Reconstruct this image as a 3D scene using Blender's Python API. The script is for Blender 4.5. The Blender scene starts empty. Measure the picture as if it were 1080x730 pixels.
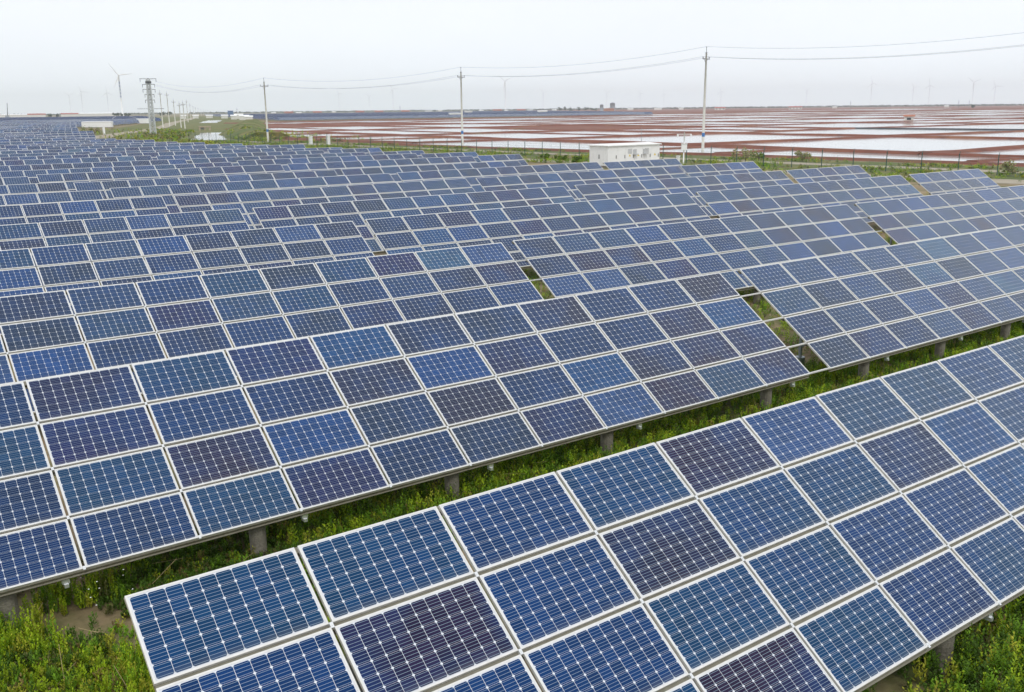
import bpy, math, random
import numpy as np
from mathutils import Vector, Matrix, Euler
R = math.radians
rnd = random.Random(7)
rng = np.random.default_rng(11)
sc = bpy.context.scene
col = sc.collection

# ------------------------------------------------------------------ camera, sky, sun, exposure
CAM_H = 7.1
CAM_M = np.array([[0.80545472, 0.15100877, -0.57309602],
                  [-0.59257467, 0.18905276, -0.78301616],
                  [-0.00989692, 0.97028625, 0.24175741]])
FOC = 1003.0
cd = bpy.data.cameras.new('camera')
cam = bpy.data.objects.new('camera', cd)
col.objects.link(cam)
mw = Matrix([list(CAM_M[0]) + [0], list(CAM_M[1]) + [0], list(CAM_M[2]) + [CAM_H], [0, 0, 0, 1]])
cam.matrix_world = mw
cd.sensor_width = 36.0
cd.lens = FOC / 1080 * 36
cd.clip_start = 0.1
cd.clip_end = 40000
sc.camera = cam

SUN_EL, SUN_AZ = R(52), R(200)          # azimuth measured from +Y clockwise
w = bpy.data.worlds.new('World')
sc.world = w
w.use_nodes = True
nt = w.node_tree
nt.nodes.clear()
wo = nt.nodes.new('ShaderNodeOutputWorld')
bg = nt.nodes.new('ShaderNodeBackground')
bg.inputs['Strength'].default_value = 0.1
sky = nt.nodes.new('ShaderNodeTexSky')
sky.sky_type = 'NISHITA'
sky.sun_disc = False
sky.sun_elevation = SUN_EL
sky.sun_rotation = SUN_AZ
sky.air_density = 1.0
sky.dust_density = 3.0
tc = nt.nodes.new('ShaderNodeTexCoord')
sx = nt.nodes.new('ShaderNodeSeparateXYZ')
nt.links.new(tc.outputs['Generated'], sx.inputs[0])
ramp = nt.nodes.new('ShaderNodeValToRGB')      # overcast cloud deck: a little brighter overhead
ramp.color_ramp.elements[0].position = 0.0
ramp.color_ramp.elements[0].color = (1.06, 1.125, 1.19, 1)
e = ramp.color_ramp.elements.new(0.13)
e.color = (1.07, 1.10, 1.15, 1)
ramp.color_ramp.elements[-1].position = 1.0
ramp.color_ramp.elements[-1].color = (1.16, 1.175, 1.20, 1)
nt.links.new(sx.outputs['Z'], ramp.inputs[0])
nz = nt.nodes.new('ShaderNodeTexNoise')
nz.inputs['Scale'].default_value = 2.2
nz.inputs['Detail'].default_value = 5
mpn = nt.nodes.new('ShaderNodeMapping')
mpn.inputs['Scale'].default_value = (1, 1, 4)
nt.links.new(tc.outputs['Generated'], mpn.inputs[0])
nt.links.new(mpn.outputs[0], nz.inputs['Vector'])
mr = nt.nodes.new('ShaderNodeMapRange')
mr.inputs['From Min'].default_value = 0.3
mr.inputs['From Max'].default_value = 0.7
mr.inputs['To Min'].default_value = 9.6
mr.inputs['To Max'].default_value = 10.2
nt.links.new(nz.outputs['Fac'], mr.inputs['Value'])
sc_ = nt.nodes.new('ShaderNodeVectorMath')
sc_.operation = 'SCALE'
nt.links.new(ramp.outputs[0], sc_.inputs[0])
nt.links.new(mr.outputs[0], sc_.inputs['Scale'])
mixw = nt.nodes.new('ShaderNodeMix')
mixw.data_type = 'RGBA'
mixw.inputs['Factor'].default_value = 0.93
nt.links.new(sky.outputs[0], mixw.inputs[6])
nt.links.new(sc_.outputs[0], mixw.inputs[7])
nt.links.new(mixw.outputs[2], bg.inputs['Color'])
nt.links.new(bg.outputs[0], wo.inputs['Surface'])

sl = bpy.data.lights.new('sun', 'SUN')
sl.energy = 1.1
sl.angle = R(14)
sl.color = (1.0, 0.96, 0.90)
so = bpy.data.objects.new('sun', sl)
col.objects.link(so)
sd = Vector((math.sin(SUN_AZ) * math.cos(SUN_EL), math.cos(SUN_AZ) * math.cos(SUN_EL), math.sin(SUN_EL)))
so.rotation_euler = (-sd).to_track_quat('-Z', 'Y').to_euler()
so.location = (0, 0, 60)

sc.view_settings.view_transform = 'Standard'
sc.view_settings.look = 'None'
sc.view_settings.gamma = 1
sc.view_settings.exposure = 0.0
sc.view_settings.use_curve_mapping = False
try:
    sc.cycles.volume_bounces = 2
except Exception:
    pass

# ------------------------------------------------------------------ pixel <-> world (used to read positions off the plan)
def ray(x, y):
    return CAM_M @ np.array([x - 540, 365 - y, -FOC])

def at_z(x, y, z=0.0):
    d = ray(x, y)
    return d * ((z - CAM_H) / d[2]) + np.array([0, 0, CAM_H])

def at_d(x, dist):                       # ground point in the direction of pixel column x near the horizon
    d = ray(x, 120.6 - 0.0102 * x)
    d = d[:2] / np.hypot(d[0], d[1])
    return d * dist

def proj(P):
    c = (np.asarray(P, float) - [0, 0, CAM_H]) @ CAM_M
    if c[2] > -0.05:
        return None
    return 540 + FOC * c[0] / -c[2], 365 - FOC * c[1] / -c[2]

# ------------------------------------------------------------------ materials
def mat(name, base=(0.5, 0.5, 0.5), rough=0.6, metal=0.0, noise=None, bump=0.0, bscale=20, spec=None):
    """noise = (scale, colour2, lo, hi) mixes a second colour of the thing itself"""
    m = bpy.data.materials.new(name)
    m.use_nodes = True
    n = m.node_tree.nodes
    l = m.node_tree.links
    b = n['Principled BSDF']
    b.inputs['Base Color'].default_value = (*base, 1)
    b.inputs['Roughness'].default_value = rough
    b.inputs['Metallic'].default_value = metal
    if spec is not None:
        b.inputs['Specular IOR Level'].default_value = spec
    t = n.new('ShaderNodeTexCoord')
    if noise:
        layers = noise if isinstance(noise, list) else [noise]
        cur = None
        for i, (s, c2, lo, hi) in enumerate(layers):
            tx = n.new('ShaderNodeTexNoise')
            tx.inputs['Scale'].default_value = s
            tx.inputs['Detail'].default_value = 6
            tx.inputs['Roughness'].default_value = 0.65
            l.new(t.outputs['Object'], tx.inputs['Vector'])
            r_ = n.new('ShaderNodeMapRange')
            r_.inputs['From Min'].default_value = lo
            r_.inputs['From Max'].default_value = hi
            l.new(tx.outputs['Fac'], r_.inputs['Value'])
            mx = n.new('ShaderNodeMix')
            mx.data_type = 'RGBA'
            if cur is None:
                mx.inputs[6].default_value = (*base, 1)
            else:
                l.new(cur, mx.inputs[6])
            mx.inputs[7].default_value = (*c2, 1)
            l.new(r_.outputs[0], mx.inputs['Factor'])
            cur = mx.outputs[2]
        l.new(cur, b.inputs['Base Color'])
    if bump:
        tx = n.new('ShaderNodeTexNoise')
        tx.inputs['Scale'].default_value = bscale
        tx.inputs['Detail'].default_value = 5
        l.new(t.outputs['Object'], tx.inputs['Vector'])
        bp = n.new('ShaderNodeBump')
        bp.inputs['Strength'].default_value = bump
        bp.inputs['Distance'].default_value = 0.05
        l.new(tx.outputs['Fac'], bp.inputs['Height'])
        l.new(bp.outputs[0], b.inputs['Normal'])
    return m

def attr_mat(name, rough=0.6, spec=0.3, trans=0.0):
    m = bpy.data.materials.new(name)
    m.use_nodes = True
    n = m.node_tree.nodes
    b = n['Principled BSDF']
    a = n.new('ShaderNodeAttribute')
    a.attribute_name = 'tint'
    m.node_tree.links.new(a.outputs['Color'], b.inputs['Base Color'])
    b.inputs['Roughness'].default_value = rough
    b.inputs['Specular IOR Level'].default_value = spec
    if trans:
        b.inputs['Transmission Weight'].default_value = 0
        tr = n.new('ShaderNodeBsdfTranslucent')
        m.node_tree.links.new(a.outputs['Color'], tr.inputs['Color'])
        ms = n.new('ShaderNodeMixShader')
        ms.inputs[0].default_value = trans
        m.node_tree.links.new(b.outputs[0], ms.inputs[1])
        m.node_tree.links.new(tr.outputs[0], ms.inputs[2])
        m.node_tree.links.new(ms.outputs[0], n['Material Output'].inputs['Surface'])
    return m

def cell_material():
    m = bpy.data.materials.new('solar_cells')
    m.use_nodes = True
    n = m.node_tree.nodes
    l = m.node_tree.links
    b = n['Principled BSDF']

    def math_(op, a, bb=None, c=None):
        k = n.new('ShaderNodeMath')
        k.operation = op
        for i, v in enumerate((a, bb, c)):
            if v is None:
                continue
            if isinstance(v, (int, float)):
                k.inputs[i].default_value = v
            else:
                l.new(v, k.inputs[i])
        return k.outputs[0]
    uv = n.new('ShaderNodeUVMap')
    uv.uv_map = 'UVMap'
    s = n.new('ShaderNodeSeparateXYZ')
    l.new(uv.outputs[0], s.inputs[0])
    # white border of the backing sheet: 12 mm all round
    mu, mv = 0.007, 0.013
    u = math_('MULTIPLY', math_('DIVIDE', math_('SUBTRACT', s.outputs['X'], mu), 1 - 2 * mu), 10)
    v = math_('MULTIPLY', math_('DIVIDE', math_('SUBTRACT', s.outputs['Y'], mv), 1 - 2 * mv), 6)
    fu = math_('FRACT', u)
    fv = math_('FRACT', v)
    du = math_('MINIMUM', fu, math_('SUBTRACT', 1, fu))     # distance to the cell border, in cells
    dv = math_('MINIMUM', fv, math_('SUBTRACT', 1, fv))
    gap = math_('MAXIMUM', math_('LESS_THAN', du, 0.0135), math_('LESS_THAN', dv, 0.007))
    dia = math_('LESS_THAN', math_('ADD', du, dv), 0.115)
    out = math_('MAXIMUM', math_('GREATER_THAN', math_('ABSOLUTE', math_('SUBTRACT', u, 5)), 5.0),
                math_('GREATER_THAN', math_('ABSOLUTE', math_('SUBTRACT', v, 3)), 3.0))
    white = math_('MAXIMUM', math_('MAXIMUM', gap, dia), out)
    # four bus bars along the long side of the panel
    fb = math_('FRACT', math_('MULTIPLY', fv, 4))
    bus = math_('LESS_THAN', math_('ABSOLUTE', math_('SUBTRACT', fb, 0.5)), 0.055)
    # cells differ a little in colour, panels a lot
    at = n.new('ShaderNodeAttribute')
    at.attribute_name = 'tint'
    cx = n.new('ShaderNodeCombineXYZ')
    l.new(math_('FLOOR', u), cx.inputs[0])
    l.new(math_('FLOOR', v), cx.inputs[1])
    oi = n.new('ShaderNodeObjectInfo')
    l.new(math_('MULTIPLY', oi.outputs['Random'], 57.0), cx.inputs[2])
    wn = n.new('ShaderNodeTexWhiteNoise')
    wn.noise_dimensions = '3D'
    l.new(cx.outputs[0], wn.inputs['Vector'])
    jit = math_('ADD', math_('MULTIPLY', wn.outputs['Value'], 0.34), 0.83)
    # slow drift of the anti-reflective coating across a panel
    nzz = n.new('ShaderNodeTexNoise')
    nzz.inputs['Scale'].default_value = 0.9
    nzz.inputs['Detail'].default_value = 2
    tcc = n.new('ShaderNodeNewGeometry')
    l.new(tcc.outputs['Position'], nzz.inputs['Vector'])
    mr_ = n.new('ShaderNodeMapRange')
    mr_.inputs['From Min'].default_value = 0.40
    mr_.inputs['From Max'].default_value = 0.75
    mr_.inputs['To Max'].default_value = 0.85
    l.new(nzz.outputs['Fac'], mr_.inputs['Value'])
    drift = n.new('ShaderNodeMix')
    drift.data_type = 'RGBA'
    l.new(mr_.outputs[0], drift.inputs['Factor'])
    l.new(at.outputs['Color'], drift.inputs[6])
    drift.inputs[7].default_value = (0.003, 0.032, 0.130, 1)
    vm = n.new('ShaderNodeVectorMath')
    vm.operation = 'SCALE'
    l.new(drift.outputs[2], vm.inputs[0])
    l.new(jit, vm.inputs['Scale'])
    m1 = n.new('ShaderNodeMix')
    m1.data_type = 'RGBA'
    l.new(bus, m1.inputs['Factor'])
    l.new(vm.outputs[0], m1.inputs[6])
    m1.inputs[7].default_value = (0.21, 0.29, 0.38, 1)
    m2 = n.new('ShaderNodeMix')
    m2.data_type = 'RGBA'
    l.new(white, m2.inputs['Factor'])
    l.new(m1.outputs[2], m2.inputs[6])
    m2.inputs[7].default_value = (0.62, 0.65, 0.70, 1)
    # dirt washed down to the lower edge of the glass, broken up by noise
    sn = n.new('ShaderNodeTexNoise')
    sn.inputs['Scale'].default_value = 7.0
    sn.inputs['Detail'].default_value = 4
    l.new(tcc.outputs['Position'], sn.inputs['Vector'])
    low = math_('MAXIMUM', math_('SUBTRACT', 1.0, math_('DIVIDE', s.outputs['Y'], 0.11)), 0.0)
    dirt = math_('MULTIPLY', math_('MULTIPLY', low, sn.outputs['Fac']), 0.38)
    m3 = n.new('ShaderNodeMix')
    m3.data_type = 'RGBA'
    l.new(dirt, m3.inputs['Factor'])
    l.new(m2.outputs[2], m3.inputs[6])
    m3.inputs[7].default_value = (0.24, 0.23, 0.20, 1)
    l.new(m3.outputs[2], b.inputs['Base Color'])
    b.inputs['Roughness'].default_value = 0.16
    b.inputs['IOR'].default_value = 1.45
    b.inputs['Specular IOR Level'].default_value = 0.17
    b.inputs['Sheen Weight'].default_value = 0.55      # added sheen standing in for pale sky reflection at a flat angle
    b.inputs['Sheen Roughness'].default_value = 0.35
    b.inputs['Sheen Tint'].default_value = (0.74, 0.85, 1.0, 1)
    # a thin film of dust makes the glass uneven
    dn = n.new('ShaderNodeTexNoise')
    dn.inputs['Scale'].default_value = 3.0
    dn.inputs['Detail'].default_value = 6
    l.new(tcc.outputs['Position'], dn.inputs['Vector'])
    dm = n.new('ShaderNodeMapRange')
    dm.inputs['To Min'].default_value = 0.10
    dm.inputs['To Max'].default_value = 0.30
    l.new(dn.outputs['Fac'], dm.inputs['Value'])
    l.new(dm.outputs[0], b.inputs['Roughness'])
    return m

M = {}
M['cell'] = cell_material()
M['frame'] = mat('frame_aluminium', (0.70, 0.70, 0.685), 0.40, 0.25, (7, (0.58, 0.58, 0.55), 0.4, 0.75))
M['back'] = mat('panel_backsheet', (0.6, 0.6, 0.6), 0.7)
M['rail'] = mat('rail_steel', (0.23, 0.22, 0.17), 0.55, 0.2, (5, (0.17, 0.155, 0.115), 0.4, 0.7))
M['clamp'] = mat('clamp_aluminium', (0.75, 0.77, 0.78), 0.3, 0.7)
M['pile'] = mat('pile_concrete', (0.20, 0.185, 0.15), 0.9, 0, (6, (0.11, 0.10, 0.08), 0.42, 0.7), 0.5, 30)
M['strut'] = mat('strut_steel', (0.32, 0.36, 0.40), 0.45, 0.5)
M['white'] = mat('white_painted_steel', (0.86, 0.87, 0.87), 0.45, 0, (1.2, (0.76, 0.77, 0.76), 0.5, 0.8))
M['roofwhite'] = mat('white_roof', (0.82, 0.83, 0.83), 0.5, 0, (2, (0.68, 0.68, 0.66), 0.5, 0.8))
M['grey'] = mat('grey_metal', (0.25, 0.26, 0.27), 0.5, 0.4)
M['lightgrey'] = mat('light_grey_steel', (0.50, 0.51, 0.52), 0.5)
M['dark'] = mat('dark_metal', (0.05, 0.055, 0.06), 0.5, 0.2)
M['yellow'] = mat('warning_yellow', (0.75, 0.55, 0.03), 0.5)
M['pole'] = mat('pole_concrete', (0.62, 0.61, 0.56), 0.85, 0, (3, (0.50, 0.49, 0.45), 0.45, 0.7))
M['tanconc'] = mat('tan_concrete', (0.42, 0.36, 0.27), 0.9, 0, (2, (0.30, 0.25, 0.18), 0.45, 0.7))
M['steelpole'] = mat('galvanised_pole', (0.62, 0.65, 0.65), 0.5, 0.2, (3, (0.48, 0.51, 0.52), 0.45, 0.65))
M['wire'] = mat('wire_aluminium', (0.30, 0.31, 0.32), 0.5, 0.4)
M['insul'] = mat('insulator_porcelain', (0.28, 0.30, 0.32), 0.3)
M['blue'] = mat('blue_paint', (0.05, 0.17, 0.42), 0.5)
M['fence'] = mat('fence_green_paint', (0.030, 0.085, 0.075), 0.5)
M['fencewire'] = mat('fence_wire', (0.14, 0.19, 0.18), 0.6)
M['turb'] = mat('turbine_white', (0.86, 0.87, 0.88), 0.5)
M['red'] = mat('red_roof', (0.36, 0.07, 0.045), 0.7, 0, (0.6, (0.26, 0.06, 0.04), 0.4, 0.7))
M['redbrick'] = mat('red_brick', (0.38, 0.16, 0.10), 0.9)
M['wallwhite'] = mat('rendered_wall', (0.74, 0.73, 0.69), 0.85, 0, (0.5, (0.62, 0.60, 0.55), 0.45, 0.75))
M['wallgrey'] = mat('grey_wall', (0.26, 0.29, 0.33), 0.85)
M['bluewall'] = mat('blue_wall', (0.08, 0.16, 0.32), 0.7)
M['window'] = mat('window_glass', (0.03, 0.04, 0.05), 0.1)
M['sand'] = mat('sandy_track', (0.36, 0.32, 0.25), 0.95, 0, [(0.5, (0.26, 0.22, 0.16), 0.4, 0.7), (0.15, (0.16, 0.17, 0.06), 0.58, 0.7)])
M['redsoil'] = mat('red_brown_soil', (0.175, 0.058, 0.037), 0.95, 0,
                   [(0.06, (0.25, 0.115, 0.065), 0.48, 0.75), (0.35, (0.10, 0.04, 0.03), 0.5, 0.75), (0.02, (0.13, 0.11, 0.05), 0.6, 0.75)], 0.6, 1.5)
M['darksoil'] = mat('dark_pond_liner', (0.03, 0.034, 0.045), 0.7, 0, (0.15, (0.10, 0.08, 0.07), 0.5, 0.7))
M['weed'] = attr_mat('weed_leaves', 0.6, 0.25, 0.35)
M['leaf'] = attr_mat('tree_leaves', 0.7, 0.2, 0.25)
M['bark'] = mat('bark', (0.12, 0.09, 0.06), 0.9)
M['flower'] = mat('white_petals', (0.75, 0.75, 0.72), 0.7)
M['dry'] = mat('dry_stalk', (0.38, 0.30, 0.15), 0.8)

# ------------------------------------------------------------------ mesh building
class MB:
    def __init__(s):
        s.v = []; s.f = []; s.m = []; s.uv = {}; s.t = {}; s.n = 0
    def add(s, verts, faces, mi=0, uv=None, tint=None):
        b = s.n
        s.v.extend([tuple(map(float, p)) for p in verts]); s.n += len(verts)
        for f in faces:
            if uv is not None: s.uv[len(s.f)] = uv
            if tint is not None: s.t[len(s.f)] = tint
            s.f.append(tuple(b + i for i in f)); s.m.append(mi)
    def quad(s, a, b, c, d, mi=0, uv=None, tint=None):
        s.add([a, b, c, d], [(0, 1, 2, 3)], mi, uv, tint)
    def box(s, lo, hi, mi=0, tint=None):
        x0, y0, z0 = lo; x1, y1, z1 = hi
        s.add([(x0, y0, z0), (x1, y0, z0), (x1, y1, z0), (x0, y1, z0), (x0, y0, z1), (x1, y0, z1), (x1, y1, z1), (x0, y1, z1)],
              [(0, 3, 2, 1), (4, 5, 6, 7), (0, 1, 5, 4), (1, 2, 6, 5), (2, 3, 7, 6), (3, 0, 4, 7)], mi, None, tint)
    def bar(s, p, q, wx, wz, mi=0, up=(0, 0, 1)):
        p = Vector(p); q = Vector(q); d = (q - p).normalized(); up = Vector(up)
        a = d.cross(up)
        if a.length < 1e-4: a = d.cross(Vector((1, 0, 0)))
        a.normalize(); b = a.cross(d)
        a = a * wx / 2; b = b * wz / 2
        vs = [p - a - b, p + a - b, p + a + b, p - a + b, q - a - b, q + a - b, q + a + b, q - a + b]
        s.add(vs, [(0, 3, 2, 1), (4, 5, 6, 7), (0, 1, 5, 4), (1, 2, 6, 5), (2, 3, 7, 6), (3, 0, 4, 7)], mi)
    def tube(s, pts, rad, seg=8, mi=0, cap=True):
        pts = [Vector(p) for p in pts]
        if not isinstance(rad, (list, tuple)): rad = [rad] * len(pts)
        rings = []
        for i, p in enumerate(pts):
            d = (pts[min(i + 1, len(pts) - 1)] - pts[max(i - 1, 0)]).normalized()
            a = d.cross(Vector((0, 0, 1)))
            if a.length < 1e-3: a = Vector((1, 0, 0))
            a.normalize(); b = d.cross(a)
            rings.append([p + (a * math.cos(2 * math.pi * k / seg) + b * math.sin(2 * math.pi * k / seg)) * rad[i] for k in range(seg)])
        vs = [v for r_ in rings for v in r_]
        fs = [(i * seg + k, i * seg + (k + 1) % seg, (i + 1) * seg + (k + 1) % seg, (i + 1) * seg + k) for i in range(len(pts) - 1) for k in range(seg)]
        if cap:
            fs.append(tuple(range(seg))); fs.append(tuple((len(pts) - 1) * seg + k for k in range(seg - 1, -1, -1)))
        s.add(vs, fs, mi)
    def mesh(s, name, mats, smooth=False):
        me = bpy.data.meshes.new(name)
        me.from_pydata(s.v, [], s.f)
        for m in (mats if isinstance(mats, (list, tuple)) else [mats]): me.materials.append(m)
        me.polygons.foreach_set('material_index', s.m)
        if s.uv:
            ul = me.uv_layers.new(name='UVMap')
            for fi, uvs in s.uv.items():
                st = me.polygons[fi].loop_start
                for k, c in enumerate(uvs): ul.data[st + k].uv = c
        if s.t:
            ca = me.color_attributes.new('tint', 'FLOAT_COLOR', 'CORNER')
            for fi, c in s.t.items():
                p = me.polygons[fi]
                for k in range(p.loop_start, p.loop_start + p.loop_total): ca.data[k].color = (*c, 1)
        if smooth: me.polygons.foreach_set('use_smooth', [True] * len(me.polygons))
        me.update()
        return me
    def build(s, name, mats, parent=None, smooth=False, loc=None):
        o = bpy.data.objects.new(name, s.mesh(name, mats, smooth))
        col.objects.link(o)
        if parent is not None: o.parent = parent
        if loc is not None: o.location = loc
        return o

def big_mesh(name, verts, quads, tints, material):
    """numpy mesh: verts (n,3), quads (m,4), one tint per quad"""
    me = bpy.data.meshes.new(name)
    nv, nf = len(verts), len(quads)
    me.vertices.add(nv); me.loops.add(nf * 4); me.polygons.add(nf)
    me.vertices.foreach_set('co', verts.astype(np.float32).ravel())
    me.loops.foreach_set('vertex_index', quads.astype(np.int32).ravel())
    me.polygons.foreach_set('loop_start', np.arange(0, nf * 4, 4, dtype=np.int32))
    me.polygons.foreach_set('loop_total', np.full(nf, 4, dtype=np.int32))
    me.update(calc_edges=True)
    ca = me.color_attributes.new('tint', 'FLOAT_COLOR', 'CORNER')
    c = np.repeat(np.concatenate([tints, np.ones((nf, 1))], 1), 4, axis=0)
    ca.data.foreach_set('color', c.astype(np.float32).ravel())
    me.materials.append(material)
    o = bpy.data.objects.new(name, me)
    col.objects.link(o)
    return o

def tag(o, label, cat, group=None, kind=None):
    o['label'] = label; o['category'] = cat
    if group: o['group'] = group
    if kind: o['kind'] = kind
    return o

def empty(name, loc, rz=0.0):
    o = bpy.data.objects.new(name, None)
    o.empty_display_size = 0.3
    o.location = loc; o.rotation_euler = (0, 0, rz)
    col.objects.link(o)
    return o

def child(name, mesh, parent, loc=(0, 0, 0), rot=(0, 0, 0), scale=None):
    o = bpy.data.objects.new(name, mesh)
    o.parent = parent; o.location = loc; o.rotation_euler = rot
    if scale: o.scale = scale
    col.objects.link(o)
    return o

def copy_tree(o, parent=None):
    c = o.copy(); col.objects.link(c)
    if parent is not None: c.parent = parent
    for ch in list(o.children): copy_tree(ch, c)
    return c

def snoise(x, y, s, seed=0):             # cheap smooth 2-D noise for scattering
    x = np.asarray(x) / s; y = np.asarray(y) / s
    return (np.sin(x * 1.7 + seed) * np.cos(y * 1.3 - seed * 2) + np.sin(x * 0.6 - y * 1.1 + seed * 3) + np.sin(x * 2.9 + y * 2.3 + seed) * 0.5) / 2.5

# ------------------------------------------------------------------ ground, tracks, ponds, canal
def sheet(name, pts, z, material, label, cat):
    mb = MB()
    mb.add([(p[0], p[1], z) for p in pts], [tuple(range(len(pts)))])
    o = mb.build(name, material)
    return tag(o, label, cat, kind='structure')

def ribbon(name, line, wid, z, material, label, cat, n=6):
    """flat strip along a polyline with slightly uneven edges"""
    mb = MB()
    L = []
    for a, b in zip(line[:-1], line[1:]):
        a = np.array(a, float); b = np.array(b, float)
        for k in range(n): L.append(a + (b - a) * k / n)
    L.append(np.array(line[-1], float))
    vs = []
    for i, p in enumerate(L):
        d = L[min(i + 1, len(L) - 1)] - L[max(i - 1, 0)]; d /= np.linalg.norm(d)
        nn = np.array([-d[1], d[0]])
        wl = wid * 0.5 * (1 + 0.2 * rnd.uniform(-1, 1)); wr = wid * 0.5 * (1 + 0.2 * rnd.uniform(-1, 1))
        vs += [(*(p - nn * wl), z), (*(p + nn * wr), z)]
    mb.add(vs, [(2 * i, 2 * i + 1, 2 * i + 3, 2 * i + 2) for i in range(len(L) - 1)])
    o = mb.build(name, material)
    return tag(o, label, cat, kind='structure')

def ridge_into(mb, line, top, base, h, mi=0, step=9.0, jit=0.13):
    L = []
    for a, b in zip(line[:-1], line[1:]):
        a = np.array(a, float); b = np.array(b, float)
        n = max(1, int(np.linalg.norm(b - a) / step))
        for k in range(n): L.append(a + (b - a) * k / n)
    L.append(np.array(line[-1], float))
    vs = []
    for i, p in enumerate(L):
        d = L[min(i + 1, len(L) - 1)] - L[max(i - 1, 0)]; d /= np.linalg.norm(d)
        nn = np.array([-d[1], d[0]])
        hh = h * (1 + jit * rnd.uniform(-1, 1)); o = jit * rnd.uniform(-1, 1)
        tl = top / 2 * (1 + jit * rnd.uniform(-1, 1))
        for s_, z in ((-base / 2 * (1 + jit * rnd.uniform(-.6, .6)), -0.05), (-tl + o, hh), (tl + o, hh * (1 + 0.1 * rnd.uniform(-1, 1))), (base / 2 * (1 + jit * rnd.uniform(-.6, .6)), -0.05)):
            vs.append((*(p + nn * s_), z))
    fs = []
    for i in range(len(L) - 1):
        for k in range(3):
            fs.append((4 * i + k, 4 * i + k + 1, 4 * i + k + 5, 4 * i + k + 4))
    fs.append((3, 2, 1, 0)); e_ = 4 * (len(L) - 1); fs.append((e_, e_ + 1, e_ + 2, e_ + 3))
    mb.add(vs, fs, mi)

# ground: one sheet to the horizon; soil with grass patches
def ground_mat():
    m = mat('field_ground', (0.24, 0.17, 0.10), 0.95, 0,
            [(0.35, (0.33, 0.25, 0.155), 0.42, 0.65), (0.22, (0.075, 0.095, 0.018), 0.44, 0.60), (2.5, (0.10, 0.085, 0.035), 0.50, 0.72)], 0.7, 6)
    return m
M['ground'] = ground_mat()
GR = 9200
sheet('ground', [(GR * math.cos(a), GR * math.sin(a)) for a in np.linspace(0, 2 * math.pi, 64, endpoint=False)], 0.0, M['ground'],
      'sandy ground with green weeds under the solar tables', 'ground')

FX = lambda y: 101.5 - 0.088 * y          # fence line
# far country: dull red-brown flats to the horizon on the right
sheet('salt_flat', [(FX(-40) + 24, -40), (2500, -700), (8200, -900), (8200, 3600), (4000, 6500), (1500, 1650), (760, 800), (690, 735), (268, 668), (196, 520), (140, 345), (FX(240) + 18, 236), (FX(120) + 22, 120)],
      0.02, M['redsoil'], 'red brown salt flat behind the fence', 'salt flat')

# pond grid
XL = [131, 197, 264, 349, 466, 600, 760, 950, 1180, 1420, 1700]
YL = [-30, 22, 77, 126, 178, 239, 318, 400, 500, 610, 740, 900, 1080]
def limit_y(x):                            # upper limit of the ponds at x
    return float(np.interp(x, [101, 116, 140, 199, 268, 690, 760, 1320, 1620], [236, 290, 345, 520, 640, 690, 760, 1040, 1150]))
def low_y(x):
    return -0.09 * max(0, x - 150) + 10
def okc(x0, x1, y0, y1):
    xm = (x0 + x1) / 2; ym = (y0 + y1) / 2
    return ym < limit_y(xm) - 5 and ym > low_y(xm) - 20
def jx(i, j):                              # grid node, a little off true
    r_ = random.Random(i * 131 + j * 17 + 5)
    X = XL[i] + 0.045 * (YL[j] - 90) * (1 if i < 2 else 0.4) + r_.uniform(-2.5, 2.5); Y = YL[j] + 0.02 * (XL[i] - 130) * 0.3 + r_.uniform(-3, 3)
    return np.array([X, Y])
water = MB(); banks = MB()
def pond(P):
    P = [np.array(p) for p in P]
    c = sum(P) / len(P)
    pts = [(*(c + (p - c) * 1.0), 0.22) for p in P]
    water.add(pts, [tuple(range(len(pts)))])
for i in range(len(XL) - 1):
    for j in range(len(YL) - 1):
        if not okc(XL[i], XL[i + 1], YL[j], YL[j + 1]): continue
        P = [jx(i, j), jx(i + 1, j), jx(i + 1, j + 1), jx(i, j + 1)]
        far = XL[i] + YL[j] > 420
        r_ = rnd.random()
        if not far or r_ > (0.08 if XL[i] < 900 else 0.3): pond(P)
        hb = 0.56 if not far else 0.50
        ridge_into(banks, [P[0], P[1]], 1.8, 4.8 + rnd.uniform(-1, 1), hb)
        ridge_into(banks, [P[0], P[3]], 2.0, 5.2 + rnd.uniform(-1, 1), hb, mi=(1 if (i == 2 and j in (2, 3)) else 0))
        if not okc(XL[i + 1], XL[min(i + 2, len(XL) - 1)] + 1, YL[j], YL[j + 1]): ridge_into(banks, [P[1], P[2]], 1.8, 5, hb)
        if not okc(XL[i], XL[i + 1], YL[j + 1], YL[min(j + 2, len(YL) - 1)] + 1): ridge_into(banks, [P[3], P[2]], 1.8, 5, hb)
        if rnd.random() < (0.35 if far else 0.30) and (i, j) not in ((0, 2), (1, 1), (0, 1), (1, 2), (0, 3)):
            t = rnd.uniform(0.35, 0.65)
            if rnd.random() < 0.5: ridge_into(banks, [P[0] + (P[3] - P[0]) * t, P[1] + (P[2] - P[1]) * t], 0.8, 2.2, 0.42)
            else: ridge_into(banks, [P[0] + (P[1] - P[0]) * t, P[3] + (P[2] - P[3]) * t], 0.8, 2.2, 0.42)
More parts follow.
